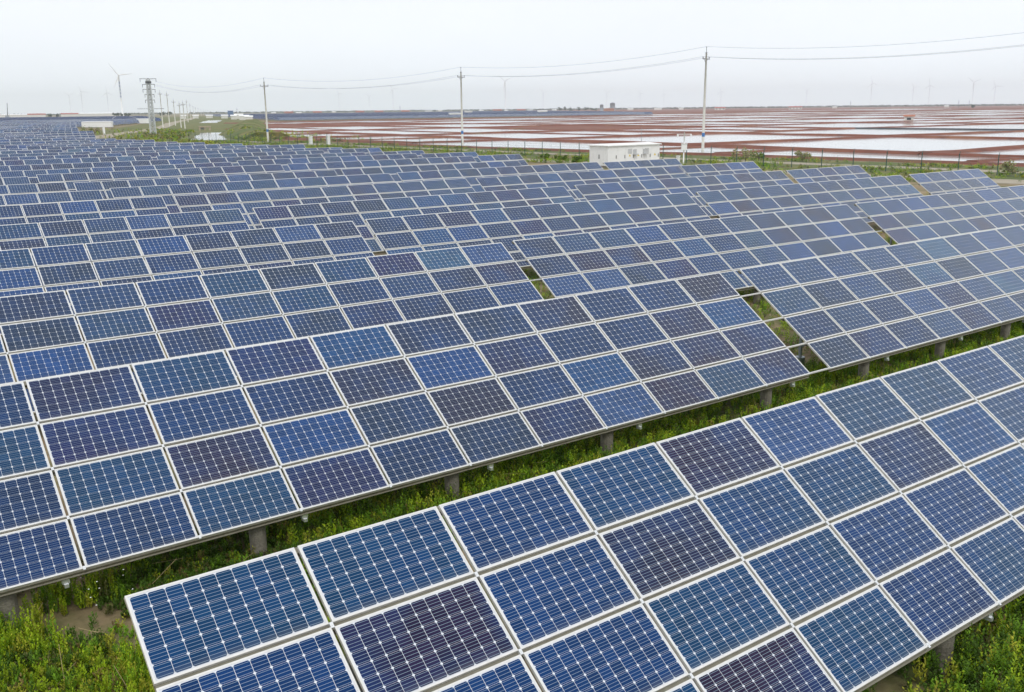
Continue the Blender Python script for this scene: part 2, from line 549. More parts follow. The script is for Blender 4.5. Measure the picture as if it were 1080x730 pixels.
# ponds left of the first grid line, behind the left end of the fence
for (ya, yb, xa, xb) in ((180, 238, 106.5, 103.5), (242, 316, 104.5, 128)):
    P = [np.array([xa, ya]), np.array([jx(0, 4)[0] if ya < 200 else jx(0, 5)[0], ya]), np.array([jx(0, 5)[0] if ya < 200 else jx(0, 6)[0], yb]), np.array([xb, yb])]
    pond(P)
    for a_, b_ in ((0, 1), (3, 2), (0, 3)): ridge_into(banks, [P[a_], P[b_]], 1.4, 3.8, 0.50)
    m0 = P[0] + (P[3] - P[0]) * 0.55; m1 = P[1] + (P[2] - P[1]) * 0.5
    ridge_into(banks, [m0, m1], 0.8, 2.2, 0.42)
# long strip of water between the track and the first bank
for y0, y1 in ((15, 62), (64, 100), (101, 118), (119, 182)):
    x0 = lambda y: FX(y) + 16 + (3.5 if y < 118 else 0); x1 = lambda y: 128 + 0.04 * (y - 90)
    P = [np.array([x0(y0), y0]), np.array([x1(y0), y0]), np.array([x1(y1), y1]), np.array([x0(y1), y1])]
    pond(P)
    ridge_into(banks, [P[3], P[2]], 1.2, 3.0, 0.42)
ridge_into(banks, [(FX(y) + 15.5 + (3.5 if y < 118 else 0), y) for y in (10, 40, 70, 100, 118, 125, 150, 180)], 0.8, 2.6, 0.34)
tag(banks.build('earth_bank', [M['redsoil'], M['darksoil']]), 'red brown earth banks dividing the salt ponds', 'earth bank', kind='structure')
M['water'] = mat('pond_water', (0.42, 0.44, 0.45), 0.08, 0, (0.02, (0.52, 0.53, 0.53), 0.4, 0.65), 0.04, 0.8)
tag(water.build('pond_water', M['water']), 'pale still water filling the salt ponds', 'water', kind='structure')

# sandy track outside the fence, grass verge, road and canal going away on the left
ribbon('track', [(FX(y) + 7.5, y) for y in (-10, 30, 60, 90, 120, 160, 200, 235)], 3.6, 0.03, M['sand'], 'sandy track running outside the wire fence', 'track')
ribbon('track', [(70, 300), (87, 348), (123, 428), (163, 540), (209, 679), (290, 903), (331, 1015), (520, 1560)], 7, 0.03, M['sand'], 'pale dirt road beside the line of poles going to the horizon', 'road')
ribbon('canal_water', [(86, 250), (90, 262), (117, 333), (120, 341)], 9.0, 0.05, M['water'], 'near reach of the canal with pale still water', 'water')
ribbon('canal_water', [(226, 655), (243, 700), (300, 850)], 12, 0.05, M['water'], 'far reach of the canal beyond the concrete sluice', 'water')
M['verge'] = mat('verge_grass', (0.085, 0.115, 0.022), 0.95, 0, [(0.12, (0.20, 0.165, 0.055), 0.46, 0.62), (0.5, (0.05, 0.08, 0.015), 0.5, 0.7), (0.05, (0.24, 0.15, 0.06), 0.58, 0.72)], 0.8, 2)
sheet('verge', [(74, 190), (FX(190) + 14, 190), (94, 240), (140, 340), (200, 520), (270, 690), (640, 1720), (480, 1720), (250, 850), (150, 560), (92, 400), (62, 262)], 0.012, M['verge'],
      'rough green and yellow grass either side of the canal', 'grass verge')
vb = MB()
ridge_into(vb, [(101, 246), (112, 290), (124, 322), (165, 425), (205, 527), (262, 665)], 5, 16, 1.9, 0, 6, 0.3)
tag(vb.build('embankment', M['verge']), 'green grassy embankment between the canal and the ponds', 'embankment', kind='structure')
sheet('fence_verge', [(FX(-10) - 4, -10), (FX(-10) + 16, -10), (FX(118) + 17, 118), (FX(240) + 12, 236), (FX(240) - 6, 236), (FX(150) - 5, 150)], 0.010, M['verge'],
      'grass verge along the wire fence', 'grass verge')
ribbon('bare_strip', [(FX(y) - 7 + 2 * math.sin(y), y) for y in (10, 40, 60, 80, 100, 130, 170, 220)], 5, 0.016, M['sand'], 'bare sandy strip between the solar tables and the fence', 'sand')

# ------------------------------------------------------------------ solar tables
TILT = R(34.74)
PU, PV = 1.67, 0.9353
PW, PH = 1.631, 0.893
SLOPE = 4 * PV
CT, ST = math.cos(TILT), math.sin(TILT)
ZTOP = 2.88
HALF = SLOPE * CT / 2
FR = 0.020
TINT = {'N': (0.003, 0.018, 0.088), 'B': (0.001, 0.041, 0.158), 'T': (0.001, 0.034, 0.100), 'P': (0.010, 0.012, 0.064),
        'K': (0.016, 0.012, 0.043), 'S': (0.012, 0.038, 0.098), 'L': (0.015, 0.060, 0.148), 'M': (0.008, 0.018, 0.066)}
KEYS = list(TINT)

def glass_into(mb, tint, z=-0.004, mi=0):
    a, b = PW / 2 - FR, PH / 2 - FR
    mb.quad((-a, -b, z), (a, -b, z), (a, b, z), (-a, b, z), mi, [(0, 0), (1, 0), (1, 1), (0, 1)], tint)

def frame_into(mb, mi=0, d=0.04):
    A, B = PW / 2, PH / 2
    a, b = A - FR, B - FR
    mb.box((-A, -B, -d), (A, -b, 0), mi); mb.box((-A, b, -d), (A, B, 0), mi)
    mb.box((-A, -b, -d), (-a, b, 0), mi); mb.box((a, -b, -d), (A, b, 0), mi)

def jt(c, amt, r_):
    return tuple(max(0.003, x * (1 + r_.uniform(-amt, amt))) for x in c)

MEAN = (0.005, 0.025, 0.088)
def calm(c):                              # farther rows are of one batch: their panels differ less
    return tuple(a * 0.95 + b * 0.05 for a, b in zip(c, MEAN))
PANEL_NEAR, PANEL_MID = {}, {}
r0 = random.Random(3)
for k in KEYS:
    for var in range(3):
        tn = jt(TINT[k], 0.18, r0)
        mb = MB(); glass_into(mb, tn); mb.quad((-PW / 2 + FR, -PH / 2 + FR, -0.03), (-PW / 2 + FR, PH / 2 - FR, -0.03), (PW / 2 - FR, PH / 2 - FR, -0.03), (PW / 2 - FR, -PH / 2 + FR, -0.03), 1)
        PANEL_NEAR[k, var] = mb.mesh('solar_panel', [M['cell'], M['back']])
        mb = MB(); glass_into(mb, calm(tn), mi=0); frame_into(mb, 1)
        PANEL_MID[k, var] = mb.mesh('solar_panel', [M['cell'], M['frame']])
mb = MB(); frame_into(mb); FRAME = mb.mesh('frame', [M['frame']])
mb = MB(); mb.box((-0.018, -0.03, -0.03), (0.018, 0.03, 0.012)); mb.tube([(0, 0, 0.012), (0, 0, 0.02)], 0.009, 6); CLAMP = mb.mesh('clamp', [M['clamp']])
mb = MB()
mb.box((-0.05, -0.035, -0.06), (0.05, 0.035, 0.03)); mb.box((-0.03, -0.06, -0.11), (0.03, 0.05, -0.058)); BRACKET = mb.mesh('bracket', [M['clamp']])

def plane_pt(v, off=0.0):                # point on the table plane, v metres down from the top edge, off along the normal
    return (HALF - v * CT - off * ST, ZTOP - v * ST + off * CT)

RAILS, PILES, STRUTS = {}, {}, {}
def rail_mesh(nc):
    if nc not in RAILS:
        mb = MB(); L = nc * PU
        mb.box((0.03, -0.035, -0.055), (L - 0.03, 0.035, 0.0)); mb.box((0.03, -0.06, -0.068), (L - 0.03, 0.06, -0.0555))
        RAILS[nc] = mb.mesh('rail', [M['rail']])
    return RAILS[nc]
mb = MB(); mb.tube([(0, 0, -0.1), (0, 0, 0.62)], 0.135, 14); mb.box((-0.16, -0.16, 0.605), (0.16, 0.16, 0.63)); PILE = mb.mesh('pile', [M['pile']], False)
mb = MB(); mb.tube([(0, 0, -0.1), (0, 0, 0.30)], 0.135, 12); mb.box((-0.035, -0.035, 0.3), (0.035, 0.035, 2.1)); REARPOST = mb.mesh('rear_post', [M['strut']])
mb = MB()
y0, z0 = plane_pt(0.25, -0.165); y1, z1 = plane_pt(SLOPE - 0.12, -0.165)
mb.bar((0, y0, z0), (0, y1, z1), 0.055, 0.10); RAFTER = mb.mesh('rafter', [M['strut']])
mb = MB(); mb.bar((0, -1.25, 0.60), (0, 0.62, 1.75), 0.05, 0.05); mb.bar((0.03, 0.85, 0.5), (0.03, -0.2, 1.35), 0.045, 0.045); BRACE = mb.mesh('brace', [M['strut']])

NEARSPEC = {}
# colour of each panel, read off the photograph: four rows from the top edge down
NEARSPEC['A'] = ["TTTTKLSSSSL", "TKTKTTKBSLS", "TTTTTTTBSBL", "TTTKTNTNBSL"]
NEARSPEC['B'] = ["NPTPBMMKNNK", "TPTNKBPNNKB", "NTKBMKNBKKP", "NNTPNMPLKSK"]
NEARSPEC['C'] = ["SSSSSLSLSLS", "SMSMLMSLMSL", "MSMLPSLSMSL", "MPMSPSMLSLS"]

def pick(r_, bias):
    return r_.choices(KEYS, weights=[3, 1.5, 3, 1.5, 0.6, 2.5, 1, 4] if bias == 0 else [0.6, 0.3, 1, 1.6, 0.6, 7, 1.5, 5] if bias == 1 else [7, 3.5, 2, 1.5, 0.3, 0.4, 0.4, 2])[0]

PILE_C = (1.1, 3.3, 5.5, 7.7, 9.9)
TABLE_N = 0
def add_table(x, ytop, nc, label, group, detail, spec=None, dz=0.0, dt=0.0, piles=None, link=None, seed=0):
    """one solar table: an Empty at the ground below its left end, panels, rails, piles and struts as parts"""
    r_ = random.Random(seed * 7919 + 13)
    t = empty('solar_table', (x, ytop - HALF, dz))
    tag(t, label, 'solar table', group)
    bias = r_.choice((0, 0, 1, 2))
    tl = TILT + dt
    for rr in range(4):
        for c in range(nc):
            k = spec[rr][c] if spec and c < len(spec[rr]) else pick(r_, bias)
            y, z = plane_pt((rr + 0.5) * PV)
            var = r_.randrange(3)
            o = child('solar_panel', (PANEL_NEAR if detail == 2 else PANEL_MID)[k, var], t, ((c + 0.5) * PU, y, z + r_.uniform(-0.004, 0.004)), (tl + R(r_.uniform(-0.25, 0.25)), R(r_.uniform(-0.2, 0.2)), 0))
            if detail == 2: child('frame', FRAME, o)
    for v in (0.04, PV, 2 * PV, 3 * PV, SLOPE - 0.045):
        y, z = plane_pt(v, -0.043)
        child('rail', rail_mesh(nc), t, (0, y, z), (tl, 0, 0))
    pc = piles or [c for c in PILE_C if c < nc]
    for c in pc:
        child('pile', PILE, t, (c * PU, -HALF + 0.28, 0))
        child('rafter', RAFTER, t, (c * PU, 0, 0))
        child('rear_post', REARPOST, t, (c * PU, 0.75, 0))
        if detail: child('brace', BRACE, t, (c * PU, 0, 0))
        if detail == 2:
            y, z = plane_pt(SLOPE - 0.02, -0.16)
            child('bracket', BRACKET, t, ((c + 0.45) * PU, y, z))
    if detail == 2:
        for v in (PV, 2 * PV, 3 * PV, SLOPE - 0.03):
            for c in range(1, nc):
                y, z = plane_pt(v, -0.01)
                child('clamp', CLAMP, t, (c * PU, y, z), (tl, 0, 0))
    if link:
        for v in (PV, 2 * PV, 3 * PV, SLOPE - 0.05):
            mb = MB(); y, z = plane_pt(v, -0.03)
            mb.bar((nc * PU - 0.02, y, z), (nc * PU + link, y, z), 0.05, 0.03)
            mb.build('link_bar', M['frame'], t)
    return t

FARMESH = {}
def far_table_mesh(nc, var):
    """a table too small in view to show its parts: panels with frames, rails and legs in one mesh"""
    if (nc, var) in FARMESH: return FARMESH[nc, var]
    r_ = random.Random(nc * 100 + var)
    mb = MB()
    bias = r_.choice((0, 1, 2))
    for rr in range(4):
        for c in range(nc):
            tn = calm(jt(TINT[pick(r_, bias)], 0.15, r_))
            u0, u1 = c * PU + 0.016, (c + 1) * PU - 0.016
            v0, v1 = rr * PV + 0.021, (rr + 1) * PV - 0.021
            def P(u, v, o): y, z = plane_pt(v, o); return (u, y, z)
            o4 = [P(u0, v1, 0), P(u1, v1, 0), P(u1, v0, 0), P(u0, v0, 0)]
            i4 = [P(u0 + FR, v1 - FR, 0), P(u1 - FR, v1 - FR, 0), P(u1 - FR, v0 + FR, 0), P(u0 + FR, v0 + FR, 0)]
            mb.quad(*i4, 0, [(0, 0), (1, 0), (1, 1), (0, 1)], tn)
            for k in range(4): mb.quad(o4[k], o4[(k + 1) % 4], i4[(k + 1) % 4], i4[k], 1)
            b4 = [P(u0, v1, -0.04), P(u1, v1, -0.04), P(u1, v0, -0.04), P(u0, v0, -0.04)]
            for k in range(4): mb.quad(b4[k], b4[(k + 1) % 4], o4[(k + 1) % 4], o4[k], 1)
            mb.quad(*b4[::-1], 1)
    for v in (0.04, PV, 2 * PV, 3 * PV, SLOPE - 0.045):
        y, z = plane_pt(v, -0.085); mb.bar((0, y, z), (nc * PU, y, z), 0.07, 0.08, 2)
    for c in PILE_C:
        if c < nc:
            mb.tube([(c * PU, -HALF + 0.28, -0.3), (c * PU, -HALF + 0.28, 0.72)], 0.13, 6, 3)
            mb.bar((c * PU, 0.75, -0.3), (c * PU, 0.75, 2.15), 0.07, 0.07, 2)
    FARMESH[nc, var] = mb.mesh('solar_table', [M['cell'], M['frame'], M['rail'], M['pile']])
    return FARMESH[nc, var]

ORD = 'nearest second third fourth fifth sixth seventh eighth ninth tenth eleventh twelfth thirteenth fourteenth fifteenth sixteenth seventeenth eighteenth nineteenth twentieth'.split()
ORD += ['twenty-' + s for s in 'first second third fourth fifth sixth seventh eighth ninth'.split()] + ['thirtieth'] + ['thirty-' + s for s in 'first second third fourth fifth sixth'.split()]
FROM_R = ['the rightmost one', 'second from the right', 'third from the right', 'fourth from the right', 'fifth from the right', 'sixth from the right']
GRP = 'solar tables in the near field'

# measured rows: top-edge Y, starts of the tables (X of each left end)
ROWS = {0: (8.38, [1.74]), 1: (16.79, [0.73, 19.86, 38.7]), 2: (25.35, [-0.2, 18.60, 37.57, 56.5]),
        3: (34.2, [-1.1, 17.80, 36.87, 56.20]), 4: (42.2, [-2.7, 16.26, 35.4, 54.3]), 5: (51.0, [-3.5, 15.44, 34.55, 53.1]),
        6: (58.4, [-4.8, 14.08, 33.0, 52.0])}
ENDX = {3: 64.75, 4: 62.7, 5: 61.6, 6: 60.4, 7: 50.3, 8: 57.2}
def end_x(n, y):
    if n in ENDX: return ENDX[n]
    return float(np.interp(y, [75, 84, 92, 100, 113, 128, 142, 160, 186, 215, 255, 258, 270], [57, 57.5, 56, 54.3, 53.4, 52, 49, 46, 43.6, 42.5, 43, 60, 61]))

def visible(x0, x1, y, zt=2.88, m=12):
    ps = [proj(p) for p in ((x0, y, zt), (x1, y, zt), (x0, y - 2 * HALF, 0.75), (x1, y - 2 * HALF, 0.75), ((x0 + x1) / 2, y, zt))]
    ps = [p for p in ps if p]
    if not ps: return False
    return max(p[0] for p in ps) > -m and min(p[0] for p in ps) < 1080 + m and min(p[1] for p in ps) < 740

n = 0
y = 8.38
jr = random.Random(21)
count = 0
while True:
    if n in ROWS:
        y, starts = ROWS[n]
        tabs = []
        for i, s in enumerate(starts):
            nc = 11
            if n in ENDX and i == len(starts) - 1: nc = 5
            tabs.append((s, nc))
    else:
        y = {7: 66.4, 8: 75.0}.get(n, 75.0 + (n - 8) * 8.42)
        if y > 268: break
        g = 19.86 - 0.96 * (n - 1) + 0.25 * math.sin(n * 1.7)
        ex = end_x(n, y)
        s = g - 18.9 * 3
        tabs = []
        while s < ex - 2.5:
            nc = min(11, int((ex - s + 0.4) / PU))
            if nc >= 2: tabs.append((s, nc))
            s += 18.87
    tabs = [tb for tb in tabs if visible(tb[0], tb[0] + tb[1] * PU, y)]
    for i, (s, nc) in enumerate(tabs):
        fr = len(tabs) - 1 - i
        if n == 0: lab = 'nearest solar table, cut off by the lower right corner of the photo'
        elif n == 1: lab = ['large solar table directly behind the nearest one, running off the left edge', 'solar table right of the second row gap, running off the right edge'][min(i, 1)] if i < 2 else 'solar table at the far right of the second row'
        elif n == 2: lab = f'blue solar table in the third row from the camera, {["leftmost", "second from the left", "third from the left", "rightmost, at the photo edge"][min(i, 3)]}'
        else: lab = f'solar table in the {ORD[n]} row from the camera, {FROM_R[fr]}'
        if nc == 5 and n > 2: lab = f'short five-column solar table ending the {ORD[n]} row, towards the fence'
        sd_ = n * 50 + i
        if n <= 2:
            key = 'A' if n == 0 else 'B' if (n == 1 and i == 0) else 'C' if (n == 1 and i == 1) else None
            add_table(s, y, nc, lab, GRP, 2, NEARSPEC.get(key), 0 if n < 2 else jr.uniform(-.02, .02), 0,
                      [0.4, 2.6, 4.85, 7.15, 10.2] if key == 'B' else None, {'B': 0.78}.get(key, 0.45 if n == 2 and nc == 11 else None), sd_)
        elif n <= 11:
            add_table(s, y, nc, lab, GRP, 1 if n < 7 else 0, None, jr.uniform(-.03, .03) * (1 if n < 6 else 2.5), R(jr.uniform(-.3, .3)), None, None, sd_)
        else:
            o = child('solar_table', far_table_mesh(nc, jr.randrange(4)), None, (s, y - HALF, jr.uniform(-.13, .13)), (R(jr.uniform(-.5, .5)), R(jr.uniform(-.35, .35)), 0))
            tag(o, lab, 'solar table', GRP)
        count += 1
    n += 1

# far block on the left, beyond the cross path
def lend(y): return float(np.interp(y, [275, 520, 535, 560, 810, 1500], [60, 112, 119, 139, 241, 420]))
y = 286
while y < 800 and count < 262:
    ex = lend(y)
    s = ex - 18.37
    nn_ = 0
    while visible(s, s + 18.37, y, m=2) and nn_ < 5:
        o = child('solar_table', far_table_mesh(11, jr.randrange(4)), None, (s + jr.uniform(-.3, .3), y - HALF, jr.uniform(-.2, .2)), (R(jr.uniform(-.6, .6)), R(jr.uniform(-.3, .3)), 0))
        tag(o, 'tiny blue solar table in the far left block beyond the cross path', 'solar table', 'solar tables in the far left block')
        count += 1; nn_ += 1
        s -= 18.87
    y += 8.42
y_left = y
# front row of the field beyond the ponds: nearest ones are single tables
y = 712
fx = []
s = 292.0
while s < 705 and count < 298:
    o = child('solar_table', far_table_mesh(11, jr.randrange(4)), None, (s, 690 + 0.10 * (s - 268) - HALF, 0), (0, 0, 0))
    tag(o, 'tiny blue solar table in the front row beyond the red ponds', 'solar table', 'front row of solar tables beyond the ponds')
    count += 1; s += 18.87
# everything beyond as one mass
ff = MB()
def strip_table(mb, x, y, nc=11):
    L = nc * PU
    def P(u, v, o): yy, z = plane_pt(v, o); return (x + u, y - HALF + yy, z)
    tn = jt(TINT[rnd.choice('NMNBPST')], 0.2, rnd)
    a = [P(0, SLOPE, 0), P(L, SLOPE, 0), P(L, 0, 0), P(0, 0, 0)]; b = [P(0, SLOPE, -0.1), P(L, SLOPE, -0.1), P(L, 0, -0.1), P(0, 0, -0.1)]
    mb.quad(*a, 0, [(0.345, 0.25), (0.346, 0.25), (0.346, 0.251), (0.345, 0.251)], tn)
    for k in range(4): mb.quad(b[k], b[(k + 1) % 4], a[(k + 1) % 4], a[k], 1)
    for k in range(nc + 1): mb.quad(P(k * PU - 0.04, SLOPE, 0.01), P(k * PU + 0.04, SLOPE, 0.01), P(k * PU + 0.04, 0, 0.01), P(k * PU - 0.04, 0, 0.01), 1)
    mb.bar((x + 2, y, -0.2), (x + 2, y, 1.8), 0.2, 0.2, 1); mb.bar((x + L - 2, y, -0.2), (x + L - 2, y, 1.8), 0.2, 0.2, 1)
y = y_left
while y < 1500:
    ex = lend(y); s = ex - 18.37
    while s > 0.15 * y - 12:
        strip_table(ff, s, y); s -= 18.87
    y += 8.42
for k in range(1, 150):
    base = 690 + k * 8.42
    s = 292.0 + k * 2.6
    smax = 705 + k * 6
    while s < smax:
        if rnd.random() > 0.03: strip_table(ff, s, base + 0.10 * (s - 268))
        s += 18.87 * (1 if k < 60 else 1)
tag(ff.build('distant_solar_field', [M['cell'], M['frame']]), 'hazy mass of distant solar tables near the horizon', 'solar field', kind='stuff')
print('tables', count)
exec_marker = 1

# ------------------------------------------------------------------ poles, wires, tower
def utility_pole(x, y, h, label, group, face, stays=False, sleeve=True):
    """concrete pole: crossarm with two pin insulators and one on the pole top; face = direction of the line (radians)"""
    t = empty('utility_pole', (x, y, 0), face)
    tag(t, label, 'utility pole', group)
    mb = MB(); mb.tube([(0, 0, -0.3), (0, 0, h * 0.5), (0, 0, h - 0.9)], [0.24, 0.19, 0.13], 12); mb.build('shaft', M['pole'], t, True)
    mb = MB(); mb.tube([(0, 0, h - 0.95), (0, 0, h - 0.25)], 0.05, 6); mb.box((-0.14, -0.14, h - 1.0), (0.14, 0.14, h - 0.9)); mb.build('top_bracket', M['grey'], t)
    mb = MB(); mb.box((-0.06, -1.05, h - 1.95), (0.06, 1.05, h - 1.82)); mb.bar((0.07, 0, h - 2.5), (0.07, 0.6, h - 1.9), .04, .04); mb.bar((0.07, 0, h - 2.5), (0.07, -0.6, h - 1.9), .04, .04); mb.build('crossarm', M['grey'], t)
    for p in ((0, 0, h - 0.25), (0, 0.95, h - 1.82), (0, -0.95, h - 1.82)):
        mb = MB(); mb.tube([p, (p[0], p[1], p[2] + 0.12), (p[0], p[1], p[2] + 0.13), (p[0], p[1], p[2] + 0.26)], [0.05, 0.05, 0.11, 0.07], 8); mb.build('insulator', M['insul'], t)
    if sleeve:
        mb = MB(); mb.tube([(0, 0, 2.4), (0, 0, 3.0)], [0.25, 0.245], 12); mb.build('blue_band', M['blue'], t)
    return t

P0 = (131.0, 52.0, 17.0); P1 = (119.8, 110.0, 16.5); P2 = (107.5, 163.0, 15.2); P3 = (91.0, 222.5, 14.8); TW = (96.5, 334.0, 18.0)
fdir = lambda a, b: math.atan2(b[1] - a[1], b[0] - a[0])
GP = 'concrete utility poles along the fence'
utility_pole(*P1[:2], P1[2], 'tallest concrete utility pole, right of the white equipment cabin', GP, fdir(P0, P2))
utility_pole(*P2[:2], P2[2], 'concrete utility pole behind the wire fence, left of the white cabin', GP, fdir(P1, P3))
utility_pole(*P3[:2], P3[2], 'concrete utility pole at the left end of the red ponds', GP, fdir(P2, TW))
utility_pole(*P0[:2], P0[2], 'concrete utility pole beyond the right edge of the photo', GP, fdir(P0, P1))

def wire_pts(p, fd, off, dz, h):
    a = fd
    return Vector((p[0] - math.sin(a) * off, p[1] + math.cos(a) * off, h + dz))
stations = [P0, P1, P2, P3]
WLAB = ['uppermost wire strung over the pole tops', 'lower wire on the near side of the crossarms', 'lower wire on the far side of the crossarms']
for wi, (off, dz) in enumerate(((0, 0.02), (0.95, -1.55), (-0.95, -1.55))):
    cu = bpy.data.curves.new('power_line', 'CURVE'); cu.dimensions = '3D'; cu.bevel_depth = 0.021; cu.bevel_resolution = 1
    pts = []
    st = [wire_pts(p, fdir(stations[max(i - 1, 0)], (stations + [TW])[min(i + 1, 4)]), off, dz, p[2]) for i, p in enumerate(stations)]
    st.append(Vector((TW[0] + (0.9 if wi == 2 else -0.2), TW[1], TW[2] - (0 if wi == 0 else 1.3))))
    for a, b in zip(st[:-1], st[1:]):
        L = (b - a).length; sag = (0.00042 if L < 80 else 0.00019) * L * L
        for k in range(14):
            f = k / 14; p = a.lerp(b, f); p.z -= sag * 4 * f * (1 - f); pts.append(p)
    pts.append(st[-1])
    mb = MB(); mb.tube(pts, 0.017, 5)
    o = mb.build('power_line', M['wire'], None, True)
    tag(o, WLAB[wi], 'wire', 'wires between the utility poles')
    bpy.data.curves.remove(cu)

# steel tower at the canal
t = empty('steel_tower', (96.5, 334, 0), fdir(P3, (150, 480)))
tag(t, 'thick pale steel tower with many short crossarms standing in the grass', 'power tower')
wz = lambda z: 0.84 - 0.36 * z / 18
for sx_ in (-1, 1):
    for sy_ in (-1, 1):
        mb = MB(); mb.bar((sx_ * wz(0), sy_ * wz(0), -0.3), (sx_ * wz(18), sy_ * wz(18), 18), 0.32, 0.32); mb.build('leg', M['steelpole'], t)
mb = MB()
for k in range(15):
    za, zb = k * 1.2, (k + 1) * 1.2
    for q in range(4):
        c_ = [(-1, -1), (1, -1), (1, 1), (-1, 1)]; a_, b_ = c_[q], c_[(q + 1) % 4]
        pa = (a_[0] * wz(za), a_[1] * wz(za), za); pb = (b_[0] * wz(zb), b_[1] * wz(zb), zb); pc = (b_[0] * wz(za), b_[1] * wz(za), za); pd = (a_[0] * wz(zb), a_[1] * wz(zb), zb)
        mb.bar(pa, pb, 0.2, 0.2); mb.bar(pc, pd, 0.2, 0.2); mb.bar(pa, pc, 0.22, 0.16)
mb.build('bracing', M['steelpole'], t)
mb = MB(); mb.tube([(0, 0, -0.2), (0, 0, 0.35)], [1.7, 1.7], 12); mb.build('base_plate', M['pile'], t)
for z, L in ((18.0, 2.6), (16.2, 2.0), (14.6, 2.0), (13.0, 1.5), (11.2, 1.5)):
    mb = MB(); mb.box((-0.09, -L, z - 0.09), (0.09, L, z + 0.09)); mb.box((-L * 0.6, -0.08, z + .1), (L * 0.6, 0.08, z + 0.25)); mb.build('crossarm', M['grey'], t)
    for s_ in (-1, 1):
        mb = MB(); mb.tube([(0, s_ * L * 0.95, z - 1.0), (0, s_ * L * 0.95, z - 0.1)], 0.10, 6); mb.build('insulator', M['insul'], t)
mb = MB(); mb.box((-0.08, -4.2, 8.3), (0.08, 4.2, 8.45)); mb.build('lower_crossarm', M['grey'], t)
mb = MB(); mb.box((-0.7, -0.9, 16.5), (0.7, 0.9, 17.2)); mb.build('switch_box', M['dark'], t)
mb = MB()
for k in range(40): mb.bar((-1.15 + k * 0.012, -0.25, 0.8 + k * 0.42), (-1.15 + k * 0.012, 0.25, 0.8 + k * 0.42), 0.04, 0.04)
mb.bar((-1.2, -.25, 0.4), (-0.66, -.25, 17.4), .05, .05); mb.bar((-1.2, .25, 0.4), (-0.66, .25, 17.4), .05, .05); mb.build('ladder', M['grey'], t)

GP2 = 'receding utility poles along the dirt road'
rp = [(172, 134.1, 18.0), (179, 133.2, 18.0), (185.2, 132.7, 14.5), (191.2, 134.7, 12.3), (195.2, 135.6, 12.4), (198.5, 129.0, 16.5), (201.5, 126.6, 15.5), (204.5, 125.2, 15), (206.8, 124.0, 15), (209.5, 123.0, 15), (212.5, 122.4, 14), (215, 121.9, 14), (217.3, 121.5, 14), (219.5, 121.1, 14)]
for i, (px, py, h) in enumerate(rp):
    p = at_z(px, py)
    lab = ['tall thin pole just right of the thick steel tower', 'second tall thin pole right of the thick steel tower', 'third thin pole right of the steel tower', 'leaning-looking short pole of the near pair by the canal', 'right-hand short pole beside the canal bank'][i] if i < 5 else 'distant thin utility pole in the line receding along the dirt road'
    utility_pole(p[0], p[1], h, lab, GP2, fdir((87, 348), (290, 903)), sleeve=False)

# ------------------------------------------------------------------ wire fence
f = empty('wire_fence', (FX(18), 18, 0), math.atan2(1, -0.088) - math.pi / 2)
tag(f, 'long green wire mesh fence with dark posts behind the solar tables', 'fence')
SP = 3.95
NB = 59
mb = MB(); mb.tube([(0, 0, -0.2), (0, 0, 2.12)], 0.05, 8); mb.tube([(0, 0, 2.12), (0.16, 0, 2.40)], 0.03, 6); mb.tube([(0, 0, 2.10), (0, 0, 2.14)], 0.065, 8); FP = mb.mesh('post', [M['fence']])
mb = MB()
for k in range(1, 20):
    yy = k * SP / 20
    mb.box((-0.004, yy - (0.012 if k == 10 else 0.004), 0.1), (0.004, yy + (0.012 if k == 10 else 0.004), 1.98))
for z in (0.12, 0.4, 0.7, 1.0, 1.3, 1.6, 1.95): mb.box((-0.005, 0.05, z - 0.007), (0.005, SP - 0.05, z + 0.007))
mb.box((0.13, 0, 2.33), (0.137, SP, 2.337)); mb.box((0.07, 0, 2.23), (0.077, SP, 2.237))
FM = mb.mesh('mesh_panel', [M['fencewire']])
for k in range(NB):
    child('post', FP, f, (0, k * SP, 0))
    if k < NB - 1: child('mesh_panel', FM, f, (0, k * SP, 0))

